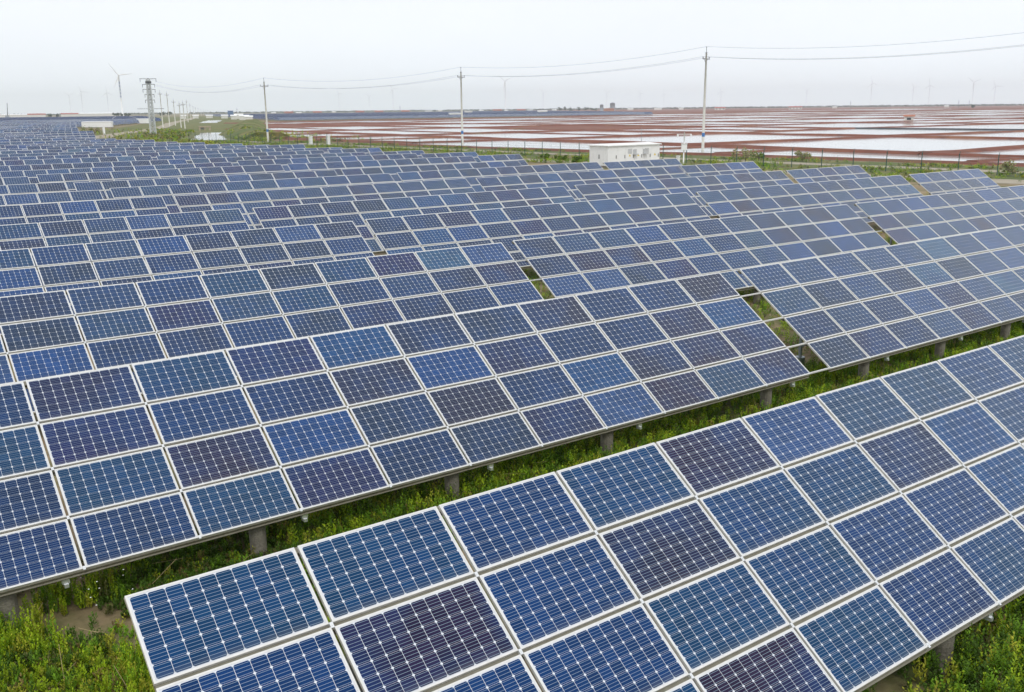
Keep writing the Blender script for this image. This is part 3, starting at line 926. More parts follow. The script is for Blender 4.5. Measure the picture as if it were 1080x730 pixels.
# ------------------------------------------------------------------ white equipment cabin
def cabin(x, y, L, W, H, label, detailed=True, rz=0.0, group=None):
    t = empty('equipment_cabin', (x, y, 0), rz)
    tag(t, label, 'equipment cabin', group)
    mb = MB(); mb.box((-0.12, -0.12, -0.2), (L + 0.12, W + 0.12, 0.22)); mb.build('plinth', M['pile'], t)
    mb = MB(); mb.box((0, 0, 0.2), (L, W, H - 0.16)); mb.build('body', M['white'], t)
    mb = MB()
    z0 = H - 0.18
    mb.add([(-0.18, -0.2, z0), (L + 0.18, -0.2, z0), (L + 0.18, W + 0.2, z0), (-0.18, W + 0.2, z0), (-0.18, -0.2, z0 + 0.10), (L + 0.18, -0.2, z0 + 0.10), (L + 0.18, W + 0.2, z0 + 0.10), (-0.18, W + 0.2, z0 + 0.10), (0.3, W / 2, z0 + 0.27), (L - 0.3, W / 2, z0 + 0.27)],
           [(0, 3, 2, 1), (0, 1, 5, 4), (1, 2, 6, 5), (2, 3, 7, 6), (3, 0, 4, 7), (4, 5, 9, 8), (6, 7, 8, 9), (5, 6, 9), (7, 4, 8)])
    mb.build('roof', M['roofwhite'], t)
    nd = 6 if detailed else 3
    for k in range(nd):
        a = 0.08 + k * (L - 0.16) / nd; b = a + (L - 0.16) / nd - 0.05
        mb = MB(); mb.box((a, -0.03, 0.34), (b, 0.0, H - 0.34)); d = mb.build('door', M['white'], t)
        if detailed:
            mb = MB(); mb.box((b - 0.16, -0.075, 1.05), (b - 0.09, -0.03, 1.45)); mb.build('handle', M['dark'], d)
            if k in (2, 3, 5):
                mb = MB(); mb.add([(a + 0.5, -0.033, 1.25), (a + 0.85, -0.033, 1.25), (a + 0.675, -0.033, 1.56)], [(0, 1, 2)]); mb.build('warning_sign', M['yellow'], d)
            if k in (2, 4):
                mb = MB()
                for q in range(6): mb.box((a + 0.35, -0.06, 1.62 + q * 0.1), (b - 0.35, -0.03, 1.67 + q * 0.1))
                mb.build('vent', M['lightgrey'], d)
    if detailed:
        mb = MB(); mb.box((-0.03, 0.55, 0.34), (0.0, W - 0.55, H - 0.34)); d = mb.build('door', M['white'], t)
        mb = MB(); mb.box((-0.08, 1.5, 1.05), (-0.03, 1.6, 1.55)); mb.build('handle', M['dark'], d)
        for xx in (4.15, 5.85):
            mb = MB(); mb.box((xx, -0.42, 1.42), (xx + 0.62, -0.035, 1.56)); mb.box((xx + 0.05, -0.10, 1.56), (xx + 0.57, -0.035, 2.1)); mb.build('hood', M['lightgrey'], t)
        mb = MB(); mb.tube([(L - 0.15, W - 0.2, H - 0.05), (L - 0.15, W - 0.2, H + 1.9)], [0.035, 0.02], 6); mb.build('lightning_rod', M['grey'], t)
    return t
cabin(79.4, 88.3, 8.8, 3.4, 2.75, 'white flat-roofed equipment cabin with doors standing by the wire fence')
cabin(117.0, 526, 14.5, 3.2, 3.0, 'long white cabin among the far solar tables left of the steel tower', False, -0.5, 'white cabins in the far field')
p = at_d(143.5, 700); q = at_d(157.5, 700)
cabin(p[0], p[1], float(np.linalg.norm(q - p)), 3.2, 3.3, 'smaller white cabin directly behind the thick steel tower', False, fdir(p, q), 'white cabins in the far field')

# camera mast with its white cabinet
p = at_z(720.8, 173.0)
t = empty('camera_mast', (p[0], p[1], 0), R(-40))
tag(t, 'white camera mast with a square cabinet right of the equipment cabin', 'camera mast')
mb = MB(); mb.tube([(0, 0, -0.2), (0, 0, 4.0)], [0.09, 0.07], 10); mb.build('post', M['white'], t, True)
mb = MB(); mb.box((-0.36, -0.34, 1.75), (0.36, -0.07, 2.55)); mb.box((-0.40, -0.40, 2.55), (0.40, -0.03, 2.60)); mb.build('cabinet', M['white'], t)
mb = MB(); mb.box((-0.95, -0.035, 3.72), (0.95, 0.035, 3.79)); mb.build('crossarm', M['white'], t)
for s_ in (-1, 1):
    mb = MB(); mb.box((s_ * 0.85 - 0.09, -0.35, 3.50), (s_ * 0.85 + 0.09, 0.12, 3.70)); mb.build('camera', M['white'], t)
for (px, py, h) in ((715.0, 173.5, 1.1), (110.0, 142.2, 2.6), (328.0, 153.0, 1.9), (346.5, 153.2, 1.9)):
    p = at_z(px, py)
    t = empty('marker_post', (p[0], p[1], 0), R(10))
    tag(t, {715.0: 'short white post beside the camera mast', 110.0: 'lone white post in the grass left of the steel tower', 328.0: 'left of the two squat white posts by the fence', 346.5: 'right of the two squat white posts by the fence'}[px], 'post', 'white marker posts')
    wq = 0.16 if h < 1.5 else 0.30
    mb = MB(); mb.box((-wq, -wq, -0.2), (wq, wq, h - 0.12)); mb.build('shaft', M['white'], t)
    mb = MB(); mb.box((-wq - 0.05, -wq - 0.05, h - 0.12), (wq + 0.05, wq + 0.05, h)); mb.build('cap', M['roofwhite'], t)

# concrete sluice over the canal
p = at_z(216.2, 137.6)
t = empty('sluice', (p[0], p[1], 0), fdir((117, 335), (188, 548)) - math.pi / 2)
tag(t, 'small concrete sluice with openings standing across the canal', 'sluice')
mb = MB(); mb.box((-2.3, -0.9, 1.15), (2.3, 0.9, 1.75)); mb.build('deck', M['tanconc'], t)
for xx in (-1.95, 0.1, 1.95):
    mb = MB(); mb.box((xx - 0.35, -0.8, -0.3), (xx + 0.35, 0.8, 1.15)); mb.build('pier', M['tanconc'], t)
mb = MB(); mb.box((-1.6, -0.1, 0.4), (-0.25, 0.1, 1.15)); mb.build('gate', M['grey'], t)

# ------------------------------------------------------------------ wind turbines
def wind_turbine(x, y, hub, blade, ang, yaw, label, lettering=False):
    t = empty('wind_turbine', (x, y, 0), yaw)
    tag(t, label, 'wind turbine', 'wind turbines on the horizon')
    mb = MB(); mb.tube([(0, 0, -1), (0, 0, hub * 0.5), (0, 0, hub)], [2.1, 1.75, 1.25], 16); mb.build('tower', M['turb'], t, True)
    mb = MB(); mb.box((-3.5, -1.5, hub - 1.2), (5.5, 1.5, hub + 2.0)); mb.build('nacelle', M['turb'], t)
    mb = MB(); mb.tube([(-3.5, 0, hub + 0.4), (-4.6, 0, hub + 0.4), (-5.8, 0, hub + 0.4)], [1.6, 1.5, 0.3], 12); mb.build('hub', M['turb'], t, True)
    for k in range(3):
        a = ang + k * 2 * math.pi / 3
        d = Vector((0, math.sin(a), math.cos(a))); c = Vector((0, 0, hub + 0.4)) + Vector((-4.6, 0, 0))
        n_ = Vector((0, math.cos(a), -math.sin(a)))
        mb = MB(); rings = []
        for f_, ch, th in ((0.02, 1.6, 1.5), (0.08, 2.0, 1.3), (0.22, 3.4, 0.8), (0.6, 2.0, 0.4), (0.95, 0.9, 0.15), (1.0, 0.2, 0.08)):
            o = c + d * blade * f_
            rings.append([o - n_ * ch * 0.35, o + Vector((1, 0, 0)) * th * 0.5 + n_ * ch * 0.05, o + n_ * ch * 0.65, o - Vector((1, 0, 0)) * th * 0.5 + n_ * ch * 0.05])
        vs = [v for r_ in rings for v in r_]
        mb.add(vs, [(i * 4 + q, i * 4 + (q + 1) % 4, i * 4 + 4 + (q + 1) % 4, i * 4 + 4 + q) for i in range(5) for q in range(4)] + [(0, 1, 2, 3), (23, 22, 21, 20)])
        mb.build('blade', M['turb'], t)
    if lettering:
        mb = MB()                        # a vertical column of blue characters, too small to read
        for q in range(5):
            zc = hub * 0.82 - q * 7.4; rr_ = 2.25
            for (ya, yb, za, zb) in ((-1.6, 1.6, 1.5, 2.1), (-1.5, 1.5, -0.3, 0.2), (-0.3, 0.3, -2.2, 2.0), (-1.6, -1.0, -2.0, 0), (0.9, 1.5, -2.1, -0.2)):
                mb.box((-rr_ - 0.1, ya * 0.9, zc + za), (-rr_ + 0.1, yb * 0.9, zc + zb))
        mb.build('lettering', M['blue'], t)
    return t
WTS = [(129.2, 2350, 88, 31, R(36), 'nearest wind turbine, with blue lettering on its tower, left of the steel tower', True)]
for (px, D, ang) in ((415, 3300, 0.5), (533, 2500, 0.9), (918, 3400, 0.2), (1025, 3500, 0.9), (962, 4300, 0.6), (979, 3900, 0.1), (88, 3500, 0.4), (75, 4200, 1.0), (115, 3700, 0.1), (573, 4300, 0.7), (358, 4000, 0.3), (640, 4500, 0.8), (760, 4600, 0.2), (1048, 4300, 0.4), (390, 5000, 0.9), (675, 5000, 0.5), (850, 4700, 1.1), (700, 5200, 0.2)):
    lab = {533: 'clearest faint wind turbine above the red ponds, right of the middle pole', 415: 'faint wind turbine between the left and middle utility poles', 918: 'faint wind turbine above the little house on the right',
           1025: 'faint wind turbine nearest the right edge, Y-shaped rotor', 88: 'faint wind turbine above the long white cabin', 115: 'faint wind turbine just left of the lettered turbine'}.get(px, 'very faint wind turbine nearly lost in the haze on the horizon')
    WTS.append((px, D * 1.75, 128, 44, ang, lab, False))
for (px, D, hub, bl, ang, lab, let) in WTS:
    x, y = at_d(px, D)
    wind_turbine(x, y, hub, bl, ang, math.atan2(y, x) + rnd.uniform(-.5, .5) * (0 if let else 1) + (0.0 if let else 0), lab, let)

# ------------------------------------------------------------------ far buildings
def building(px0, px1, D, h, label, wall='wallwhite', roof='roofwhite', depth=12, gable=1.5, windows=0, name='far_building', group='far buildings', kindname='building', part=None):
    a = np.array(at_d(px0, D)); b = np.array(at_d(px1, D))
    L = float(np.linalg.norm(b - a)); rz = math.atan2(b[1] - a[1], b[0] - a[0])
    t = empty(name, (a[0], a[1], 0), rz); tag(t, label, kindname, group)
    mb = MB(); mb.box((0, 0, -0.5), (L, depth, h)); mb.build('wall', M[wall], t)
    mb = MB(); o = 0.5
    mb.add([(-o, -o, h), (L + o, -o, h), (L + o, depth + o, h), (-o, depth + o, h), (-o, depth / 2, h + gable), (L + o, depth / 2, h + gable)], [(0, 1, 5, 4), (2, 3, 4, 5), (1, 2, 5), (3, 0, 4), (0, 3, 2, 1)])
    mb.build('roof', M[roof], t)
    for k in range(windows):
        xx = (k + 0.5) * L / windows
        mb = MB(); mb.box((xx - L / windows * 0.22, -0.06, h * 0.35), (xx + L / windows * 0.22, 0.0, h * 0.75)); mb.build('window', M['window'], t)
    return t
building(-25, 29, 2250, 5.5, 'long low white factory hall at the far left edge', depth=30, windows=0)
building(29, 48, 2250, 5.5, 'white factory hall with a red roof at the far left', roof='red', depth=30, gable=2.4)
building(64, 83, 2200, 6.0, 'white hall with a red roof left of the nearest wind turbine', roof='red', depth=30, gable=2.2)
building(83, 121, 2200, 6.5, 'long bright white hall left of the nearest wind turbine', depth=30, gable=1.8)
building(240, 246, 1900, 9.0, 'small blue grey block on the horizon behind the canal', 'bluewall', 'bluewall', 10, 0.6)
for i, (a, b, D, h) in enumerate(((233, 240, 1150, 3.2), (243, 249, 980, 3.4), (247, 256, 1050, 4.2), (252, 262, 900, 3.4), (258, 266, 850, 3.0), (203, 209, 1200, 3.2), (217, 224, 1250, 3), (190, 196, 1150, 3.5))):
    building(a, b, D, h, 'low pale shed in the huddle of sheds behind the canal', depth=9, gable=1.0, group='pale sheds behind the canal', kindname='shed', name='shed')
building(473.5, 486, 860, 3.9, 'white shed behind the middle utility pole', depth=8, gable=0.5, kindname='shed', name='shed')
building(490, 498, 1500, 4.5, 'small white shed right of the middle utility pole on the horizon', depth=8, gable=0.6, kindname='shed', name='shed')
building(567, 577, 1300, 3.9, 'white shed at the top edge of the far solar field', depth=8, gable=0.9, kindname='shed', name='shed')
building(637, 648, 2300, 6, 'red brick block below the two grey towers on the horizon', 'redbrick', 'redbrick', 14, 0.6)
for (px, D, h, wd, lab) in ((634.5, 2500, 15, 9, 'left and smaller of two grey towers on the horizon'), (646, 2500, 19, 13, 'right and larger of two grey towers on the horizon')):
    x, y = at_d(px, D)
    t = empty('storage_tower', (x, y, 0), 0.4); tag(t, lab, 'tower', 'grey towers on the horizon')
    mb = MB(); mb.tube([(0, 0, -0.5), (0, 0, h)], wd / 2, 14); mb.build('drum', M['wallgrey'], t, True)
    mb = MB(); mb.tube([(0, 0, h), (0, 0, h + 2)], [wd / 2 + 0.3, 0.8], 14); mb.build('roof', M['wallgrey'], t)
building(754, 765, 2400, 4.5, 'red roofed house on the horizon right of the tallest pole', roof='red', gable=2.5, windows=3)
building(832, 846, 2400, 4.5, 'long red roofed house on the horizon above the ponds', roof='red', gable=2.5, windows=4)
for px, lab in ((300, 'first'), (330, 'second'), (375, 'third'), (395, 'fourth'), (423, 'fifth'), (520, 'sixth'), (545, 'seventh')):
    building(px, px + 9, 2300 + px, 4.5, 'distant red roofed house above the far solar field', 'redbrick', 'red', 12, 2.2, 0, group='red roofed houses on the horizon', kindname='house', name='house')
for k, (px, D, wd, h) in enumerate(((286, 2500, 5, 4), (312, 2600, 6, 4), (350, 2700, 4, 5), (448, 2400, 7, 4), (462, 2600, 4, 6), (505, 2500, 5, 4), (532, 2300, 4, 4), (556, 2700, 6, 4), (582, 2400, 5, 4), (662, 2900, 6, 5), (690, 3000, 8, 5), (716, 2900, 5, 5), (878, 2900, 5, 4), (996, 2900, 5, 4))):
    building(px, px + wd, D, h, 'tiny pale shed on the hazy skyline', depth=10, gable=1.2, group='tiny pale sheds on the skyline', kindname='shed', name='shed')
# hut in the ponds
p = at_z(955, 128.4); q = at_z(965, 128.4)
t = building(955, 965, float(np.hypot(*p[:2])), 2.2, 'little white hut with an orange red roof among the ponds', roof='redbrick', depth=4, gable=0.8, windows=1, name='hut', group=None, kindname='hut')
# leaning mast at far left
x, y = at_d(7.5, 2000)
t = empty('mast', (x, y, 0)); tag(t, 'thin dark mast above the factory at the far left edge', 'mast')
mb = MB(); mb.tube([(0, 0, -0.5), (2.2, -1.5, 27)], [0.7, 0.4], 6); mb.build('shaft', M['dark'], t)
mb = MB(); mb.tube([(0, 0, 0), (0, 0, 5)], [4.5, 3], 8); mb.build('base_hut', M['wallgrey'], t)
# thin lattice masts far right
for px, D in ((897, 1900), (1011, 2100), (422, 1900), (250, 2000), (1022, 2200)):
    x, y = at_d(px, D); t = empty('mast', (x, y, 0)); tag(t, {897: 'thin dark mast on the horizon above the ponds at the right', 1011: 'thin dark mast on the horizon near the right edge', 422: 'thin mast on the horizon above the far solar field', 250: 'thin mast right of the blue grey block', 1022: 'thin mast closest to the right edge'}[px], 'mast', 'thin masts on the horizon')
    mb = MB(); mb.tube([(0, 0, -0.5), (0, 0, 15)], [0.5, 0.25], 6); mb.build('shaft', M['grey'], t); mb = MB(); mb.box((-1.5, -.2, 12), (1.5, .2, 12.3)); mb.build('crossarm', M['grey'], t)

# ------------------------------------------------------------------ vegetation
def plants(name, pos, hgt, colr, stems, leaves, leaf_len, leaf_w, spread, material, droop=0.35):
    """upright leafy stems, merged; pos (n,2 or 3), hgt (n), colr (n,3)"""
    n = len(pos)
    pos = np.asarray(pos, float)
    if pos.shape[1] == 2: pos = np.concatenate([pos, np.zeros((n, 1))], 1)
    # stems
    a = rng.uniform(0, 2 * np.pi, (n, stems)); tl = rng.uniform(0.05, 0.45, (n, stems)) * spread
    sd = np.stack([np.cos(a) * tl, np.sin(a) * tl, np.ones_like(a)], -1); sd /= np.linalg.norm(sd, axis=-1, keepdims=True)
    sh = hgt[:, None] * rng.uniform(0.55, 1.05, (n, stems))
    sb = pos[:, None, :] + np.concatenate([rng.uniform(-0.06, 0.06, (n, stems, 2)) * spread * 2, np.zeros((n, stems, 1))], -1)
    tt = (np.arange(leaves) + rng.uniform(0, 1, (n, stems, leaves))) / leaves
    tt = 0.08 + 0.92 * tt
    base = sb[:, :, None, :] + sd[:, :, None, :] * (sh[:, :, None] * tt)[..., None]
    ph = rng.uniform(0, 2 * np.pi, tt.shape)
    up = rng.uniform(0.3, 1.3, tt.shape) - droop
    ld = np.stack([np.cos(ph), np.sin(ph), up], -1); ld /= np.linalg.norm(ld, axis=-1, keepdims=True)
    ll = leaf_len * rng.uniform(0.6, 1.2, tt.shape) * (1.1 - 0.55 * tt) * np.clip(hgt / np.mean(hgt), 0.6, 1.5)[:, None, None]
    side = np.stack([-np.sin(ph), np.cos(ph), rng.uniform(-0.4, 0.4, tt.shape)], -1)
    wv = side * (leaf_w * rng.uniform(0.7, 1.2, tt.shape))[..., None]
    tip = base + ld * ll[..., None]
    mid = base + ld * (ll * 0.5)[..., None]
    V = np.stack([base, mid - wv, tip, mid + wv], -2).reshape(-1, 3)
    Q = np.arange(len(V)).reshape(-1, 4)
    cc = colr[:, None, None, :] * rng.uniform(0.7, 1.3, tt.shape)[..., None]
    T = np.broadcast_to(cc, (*tt.shape, 3)).reshape(-1, 3)
    return big_mesh(name, V, Q, np.clip(T, 0.004, 0.6), material)

def under_tables(x, y):
    """true where the plant would stand well under a table and out of sight"""
    return ((x > 2.3) & (y > 6.1) & (y < 8.1)) | ((y > 15.9) & (y < 16.5) & ~((x > 18.9) & (x < 20.2)))
def weed_field(nn, xr, yr, thr, hr, key, extra=None):
    x = rng.uniform(*xr, nn); y = rng.uniform(*yr, nn)
    d = snoise(x, y, 0.9, key) * 0.5 + snoise(x, y, 2.7, key + 2) * 0.6 + rng.uniform(-0.35, 0.35, nn)
    k = (d > thr) & ~under_tables(x, y)
    if extra is not None: k &= extra(x, y)
    x, y, d = x[k], y[k], d[k]
    h = rng.uniform(hr[0], hr[1], len(x)) * (0.75 + 0.5 * np.clip(d, 0, 1))
    return x, y, h
GREEN = np.array([[0.27, 0.38, 0.012], [0.14, 0.27, 0.014], [0.065, 0.13, 0.012], [0.32, 0.33, 0.03], [0.10, 0.105, 0.03], [0.20, 0.15, 0.05]])
def colours(n, wts):
    i = rng.choice(len(GREEN), n, p=np.array(wts) / sum(wts))
    return GREEN[i] * 1.12 * rng.uniform(0.75, 1.25, (n, 1))
# lower left corner: bright yellow-green weeds, shade towards the tables put into their leaf colour
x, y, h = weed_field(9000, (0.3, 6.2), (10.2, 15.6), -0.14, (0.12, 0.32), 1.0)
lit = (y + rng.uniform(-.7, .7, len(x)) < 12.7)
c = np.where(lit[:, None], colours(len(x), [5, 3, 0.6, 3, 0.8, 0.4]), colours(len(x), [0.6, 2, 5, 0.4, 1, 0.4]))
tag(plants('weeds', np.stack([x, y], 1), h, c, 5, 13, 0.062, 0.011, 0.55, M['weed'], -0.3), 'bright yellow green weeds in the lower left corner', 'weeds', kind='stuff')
x = rng.uniform(0.3, 4.6, 2600); y = rng.uniform(10.2, 14.6, 2600)
k = snoise(x, y, 0.75, 5) + rng.uniform(-.3, .3, 2600) + (12.6 - y) * 0.14 > 0.10
x, y = x[k], y[k]
tag(plants('weeds', np.stack([x, y], 1), rng.uniform(0.26, 0.5, len(x)), colours(len(x), [7, 3, 0.5, 3, 0.3, 0.3]), 6, 20, 0.055, 0.010, 0.42, M['weed'], -0.7), 'upright spiky yellow green weeds in the lower left corner', 'weeds', kind='stuff')
# strip between the first two rows
x, y, h = weed_field(8500, (5.5, 36), (12.3, 16.0), -0.42, (0.20, 0.46), 4.0)
c = colours(len(x), [4, 5, 2, 1.5, 0.5, 0.3])
tag(plants('weeds', np.stack([x, y], 1), h, c, 5, 12, 0.070, 0.012, 0.6, M['weed'], -0.2), 'green weeds in the strip between the two nearest rows', 'weeds', kind='stuff')
# lower right corner in front of the nearest table
x, y, h = weed_field(2600, (8.0, 17.5), (2.4, 6.4), -0.10, (0.35, 0.72), 2.2)
c = colours(len(x), [1.5, 4, 4, 1, 0.3, 0.2])
tag(plants('weeds', np.stack([x, y], 1), h, c, 6, 18, 0.07, 0.013, 0.5, M['weed'], -0.1), 'tall bushy green weeds in the lower right corner', 'weeds', kind='stuff')
# strip behind the second row and the open gaps further back
x, y, h = weed_field(5200, (17.0, 70), (16.8, 29.5), -0.05, (0.2, 0.45), 6.0, lambda x, y: (y > 30) | (x > 15))
c = colours(len(x), [2, 4, 3, 1, 0.5, 0.5])
tag(plants('weeds', np.stack([x, y], 1), h, c, 4, 9, 0.10, 0.018, 0.9, M['weed']), 'green weeds between the second and fourth rows', 'weeds', kind='stuff')
x, y, h = weed_field(4200, (18.0, 31.0), (16.5, 36), -0.5, (0.2, 0.42), 2.0)
tag(plants('weeds', np.stack([x, y], 1), h, colours(len(x), [3, 4, 2, 1, 0.5, 0.5]), 5, 10, 0.08, 0.014, 0.8, M['weed']), 'green weeds in the gaps between the tables of the second and third rows', 'weeds', kind='stuff')
x = rng.uniform(5, 72, 5000); y = rng.uniform(29, 95, 5000); k = snoise(x, y, 3, 9) > -0.1; x, y = x[k], y[k]
tag(plants('weeds', np.stack([x, y], 1), rng.uniform(0.25, 0.5, len(x)), colours(len(x), [2, 3, 3, 2, 1, 1]), 4, 6, 0.16, 0.03, 1.1, M['weed']), 'weeds growing between the farther rows', 'weeds', kind='stuff')
# verge by the fence: taller grass, in bands
def verge(nn, yr, off, key, thr, hr, name_lab, wts):
    y = rng.uniform(*yr, nn); o = rng.uniform(*off, nn); x = FX(y) + o
    k = snoise(x, y, 4.5, key) + rng.uniform(-0.4, 0.4, nn) > thr
    x, y = x[k], y[k]
    hh = rng.uniform(*hr, len(x)) * (0.8 + 0.5 * np.clip(snoise(x, y, 6, key + 1), 0, 1))
    tag(plants('weeds', np.stack([x, y], 1), hh, colours(len(x), wts), 4, 6, 0.24, 0.045, 1.3, M['weed']), name_lab, 'weeds', kind='stuff')
verge(3800, (25, 240), (-13, -3.5), 3, 0.0, (0.3, 0.75), 'green weeds on the near side of the wire fence', [3, 4, 3, 2, 1, 0.6])
verge(3400, (25, 240), (-1.5, 5.0), 5, -0.05, (0.3, 0.7), 'green grass between the wire fence and the track', [4, 4, 2, 3, 1.5, 1])
verge(2400, (20, 240), (9.8, 14.5), 7, 0.0, (0.3, 0.7), 'green grass between the track and the water', [3, 4, 2, 3, 2, 1])
# rough growth each side of the canal
nn = 6500
s_ = rng.uniform(0, 1, nn) ** 1.4; y = 205 + 400 * s_
cx_ = np.interp(y, [205, 262, 335, 398, 548, 700], [80, 89, 117, 137, 188, 243]); x = cx_ + rng.normal(0, 1, nn) * np.interp(y, [205, 600], [13, 22])
k = (np.abs(x - cx_) > 6.0) & (snoise(x, y, 9, 2) + rng.uniform(-.4, .4, nn) > -0.1) & (x < FX(y) + 60)
x, y = x[k], y[k]
zz = np.clip(1.7 - np.abs(x - np.interp(y, [246, 290, 322, 425, 527, 665], [101, 112, 124, 165, 205, 262])) * 0.22, 0, 1.7) * (y > 246)
tag(plants('rough_grass', np.stack([x, y, zz], 1), rng.uniform(0.4, 1.2, len(x)), colours(len(x), [3, 3, 2, 4, 2, 2.5]), 4, 6, 0.45, 0.10, 1.3, M['weed']), 'rough yellow green growth on both banks of the canal', 'rough grass', kind='stuff')
# a little white flower patch and dry stalks, lower left
fl = MB()
for k in range(13):
    x_ = 2.6 + rnd.gauss(0, 0.25); y_ = 13.6 + rnd.gauss(0, 0.28); z_ = rnd.uniform(0.4, 0.6); s2 = 0.014
    fl.quad((x_ - s2, y_, z_), (x_, y_ - s2, z_ + .004), (x_ + s2, y_, z_), (x_, y_ + s2, z_ + .004))
tag(fl.build('wild_flowers', M['flower']), 'small white flowers among the dark weeds left of the nearest table', 'flowers', kind='stuff')
st = MB()
for k in range(90):
    x_ = rnd.uniform(0, 5) if k < 40 else rnd.uniform(6, 30); y_ = rnd.uniform(10, 14.5) if k < 40 else rnd.uniform(12.5, 15.5)
    a = rnd.uniform(0, 6.28); L = rnd.uniform(0.15, 0.5); z_ = rnd.uniform(0.04, 0.3)
    st.bar((x_, y_, z_), (x_ + math.cos(a) * L, y_ + math.sin(a) * L, z_ + rnd.uniform(-.05, .3)), 0.005, 0.004)
tag(st.build('dry_stalks', M['dry']), 'dry straw coloured stalks lying among the weeds', 'dry stalks', kind='stuff')

def bush(x, y, h, r_, label, tintw, group=None, name='bush', trunk=True, z0=0.0, n=260, lf=0.16):
    t = empty(name, (x, y, z0)); tag(t, label, name.split('_')[-1], group)
    q = random.Random(int(x * 10 + y))
    cl = [(q.uniform(-.6, .6) * r_, q.uniform(-.6, .6) * r_, q.uniform(0.35, 0.8) * h, q.uniform(0.3, 0.6)) for _ in range(7)]
    mb = MB()
    for _ in range(n):
        c_ = q.choice(cl); s2 = c_[3] * min(r_, h * 0.6)
        v = Vector((q.gauss(0, 1), q.gauss(0, 1), q.gauss(0, 1))).normalized() * s2 * q.uniform(0.5, 1.05)
        p_ = Vector((c_[0], c_[1], c_[2])) + v
        p_.z = max(0.1, p_.z)
        a = Vector((q.gauss(0, 1), q.gauss(0, 1), q.gauss(0, 0.6))).normalized(); b = a.cross(Vector((q.gauss(0, 1), q.gauss(0, 1), q.gauss(0, 1)))).normalized()
        L = lf * q.uniform(0.7, 1.4)
        tn = tuple(np.clip(np.array(q.choice(tintw)) * q.uniform(0.7, 1.3), 0, 1))
        mb.quad(p_ - a * L, p_ - b * L * 0.5, p_ + a * L, p_ + b * L * 0.5, 0, None, tn)
    mb.build('crown', M['leaf'], t)
    mb = MB(); mb.tube([(0, 0, -0.1), (0.03 * h, 0, h * 0.35), (0, 0.03 * h, h * 0.65)], [0.04 * h, 0.03 * h, 0.012 * h], 6)
    for c_ in cl[:5]: mb.tube([(0.02 * h, 0, h * 0.25), (c_[0] * .8, c_[1] * .8, c_[2])], [0.02 * h, 0.008 * h], 5)
    mb.build('trunk', M['bark'], t)
    return t
TAN = [(0.34, 0.33, 0.15), (0.26, 0.29, 0.10), (0.40, 0.33, 0.19)]
GRN = [(0.10, 0.18, 0.022), (0.17, 0.26, 0.03), (0.08, 0.14, 0.025)]
for (px, py, h, r_, lab, tw) in ((786, 171.5, 2.0, 1.9, 'large olive tan bush behind the fence, right of the tallest pole', TAN), (800, 170.5, 1.4, 1.2, 'dark green bush beside the large tan bush at the fence', GRN),
                                 (846, 170.5, 1.5, 1.6, 'olive bush behind the fence right of the tan bush', TAN), (1062, 185.5, 1.5, 1.2, 'brown olive bush at the fence near the right edge', TAN),
                                 (990, 196, 0.8, 0.6, 'small green bush beside the end of the short solar table at the right', GRN), (1003, 195.5, 0.7, 0.45, 'small upright green bush on bare sand near the right edge', GRN),
                                 (590, 171, 0.9, 1.3, 'low green bush left of the white equipment cabin', GRN), (575, 169, 0.9, 1.2, 'low green bush furthest left of the white equipment cabin', GRN),
                                 (608, 172.5, 1.0, 1.2, 'low green bush touching the left side of the white cabin', GRN), (92, 143.3, 3.2, 2.6, 'dense green bush at the corner of the far field, under the long cabin', GRN), (100, 142.5, 3.0, 2.6, 'yellow green bush right of the dense bush at the field corner', [(0.14, 0.15, 0.03), (0.09, 0.12, 0.02)])):
    p = at_z(px, py); bush(p[0], p[1], h, r_, lab, tw)
def far_tree(px, D, h, r_, label, group='trees on the horizon'):
    x, y = at_d(px, D); bush(x, y, h, r_, label, [(0.035, 0.06, 0.03), (0.05, 0.08, 0.03)], group, 'tree', n=180, lf=1.0)
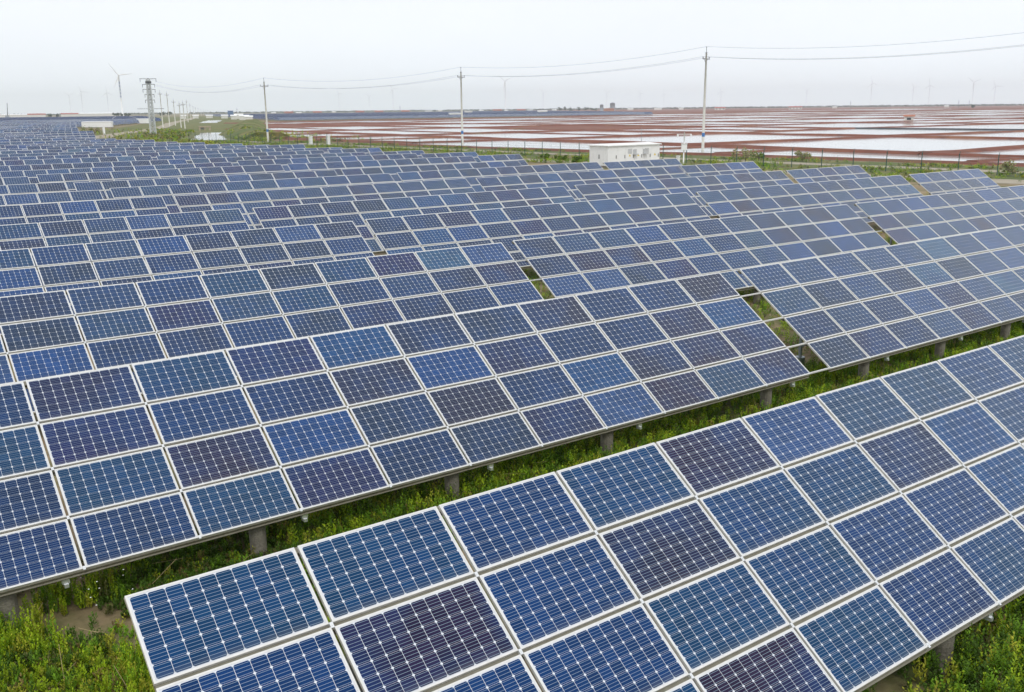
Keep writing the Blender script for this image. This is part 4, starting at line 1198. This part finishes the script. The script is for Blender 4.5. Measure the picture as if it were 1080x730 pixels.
far_tree(51.5, 2150, 8, 5, 'dark tree between the two red roofed factory halls, left one'); far_tree(60.5, 2100, 7, 4, 'dark tree between the two red roofed factory halls, right one')
for k, px in enumerate((120, 124, 128, 132, 136)): far_tree(px, 2150 + 13 * k, 7 + rnd.uniform(-1, 1), 5, 'tree in the green clump at the foot of the lettered wind turbine', 'trees below the lettered turbine')
for k, px in enumerate((171, 178)): far_tree(px, 1900 + 30 * k, 9, 6.5, ['hazy tree between the first two poles right of the tower', 'hazy tree behind the second pole right of the tower'][k])
for k, px in enumerate((590, 596, 603, 610, 618, 624, 628)): far_tree(px, 2500 + 20 * k, 10 + rnd.uniform(-2, 2), 8, 'hazy tree in the clump left of the grey towers', 'trees left of the grey towers')
far_tree(1027, 2000, 6, 5, 'dark lone tree on the horizon near the right edge')
# belt of trees along the horizon
nb = 5200
px = rng.uniform(-60, 1140, nb); D = rng.uniform(4200, 6500, nb)
xy = np.array([at_d(a, b) for a, b in zip(px, D)])
gap = snoise(px, D * 0 + 1, 40, 3) > -0.75
xy = xy[gap]
nn = len(xy)
hh = rng.uniform(3.5, 8.5, nn)
tag(plants('distant_trees', xy, hh, np.tile(np.array([[0.05, 0.07, 0.035]]), (nn, 1)) * rng.uniform(0.7, 1.4, (nn, 1)), 3, 5, 6.0, 2.6, 1.6, M['leaf']), 'hazy belt of trees along the horizon', 'trees', kind='stuff')

# ------------------------------------------------------------------ haze
hm = bpy.data.materials.new('haze'); hm.use_nodes = True
hn = hm.node_tree.nodes; hn.clear()
ho = hn.new('ShaderNodeOutputMaterial'); pv_ = hn.new('ShaderNodeVolumePrincipled')
pv_.inputs['Color'].default_value = (0.90, 0.96, 1.0, 1)
pv_.inputs['Density'].default_value = 1.1e-4
pv_.inputs['Anisotropy'].default_value = 0.2
hm.node_tree.links.new(pv_.outputs[0], ho.inputs['Volume'])
mb = MB(); mb.box((-9400, -9400, -3), (9400, 9400, 172))
tag(mb.build('haze', hm), 'pale haze that fades the far solar fields and turbines', 'haze', kind='stuff')
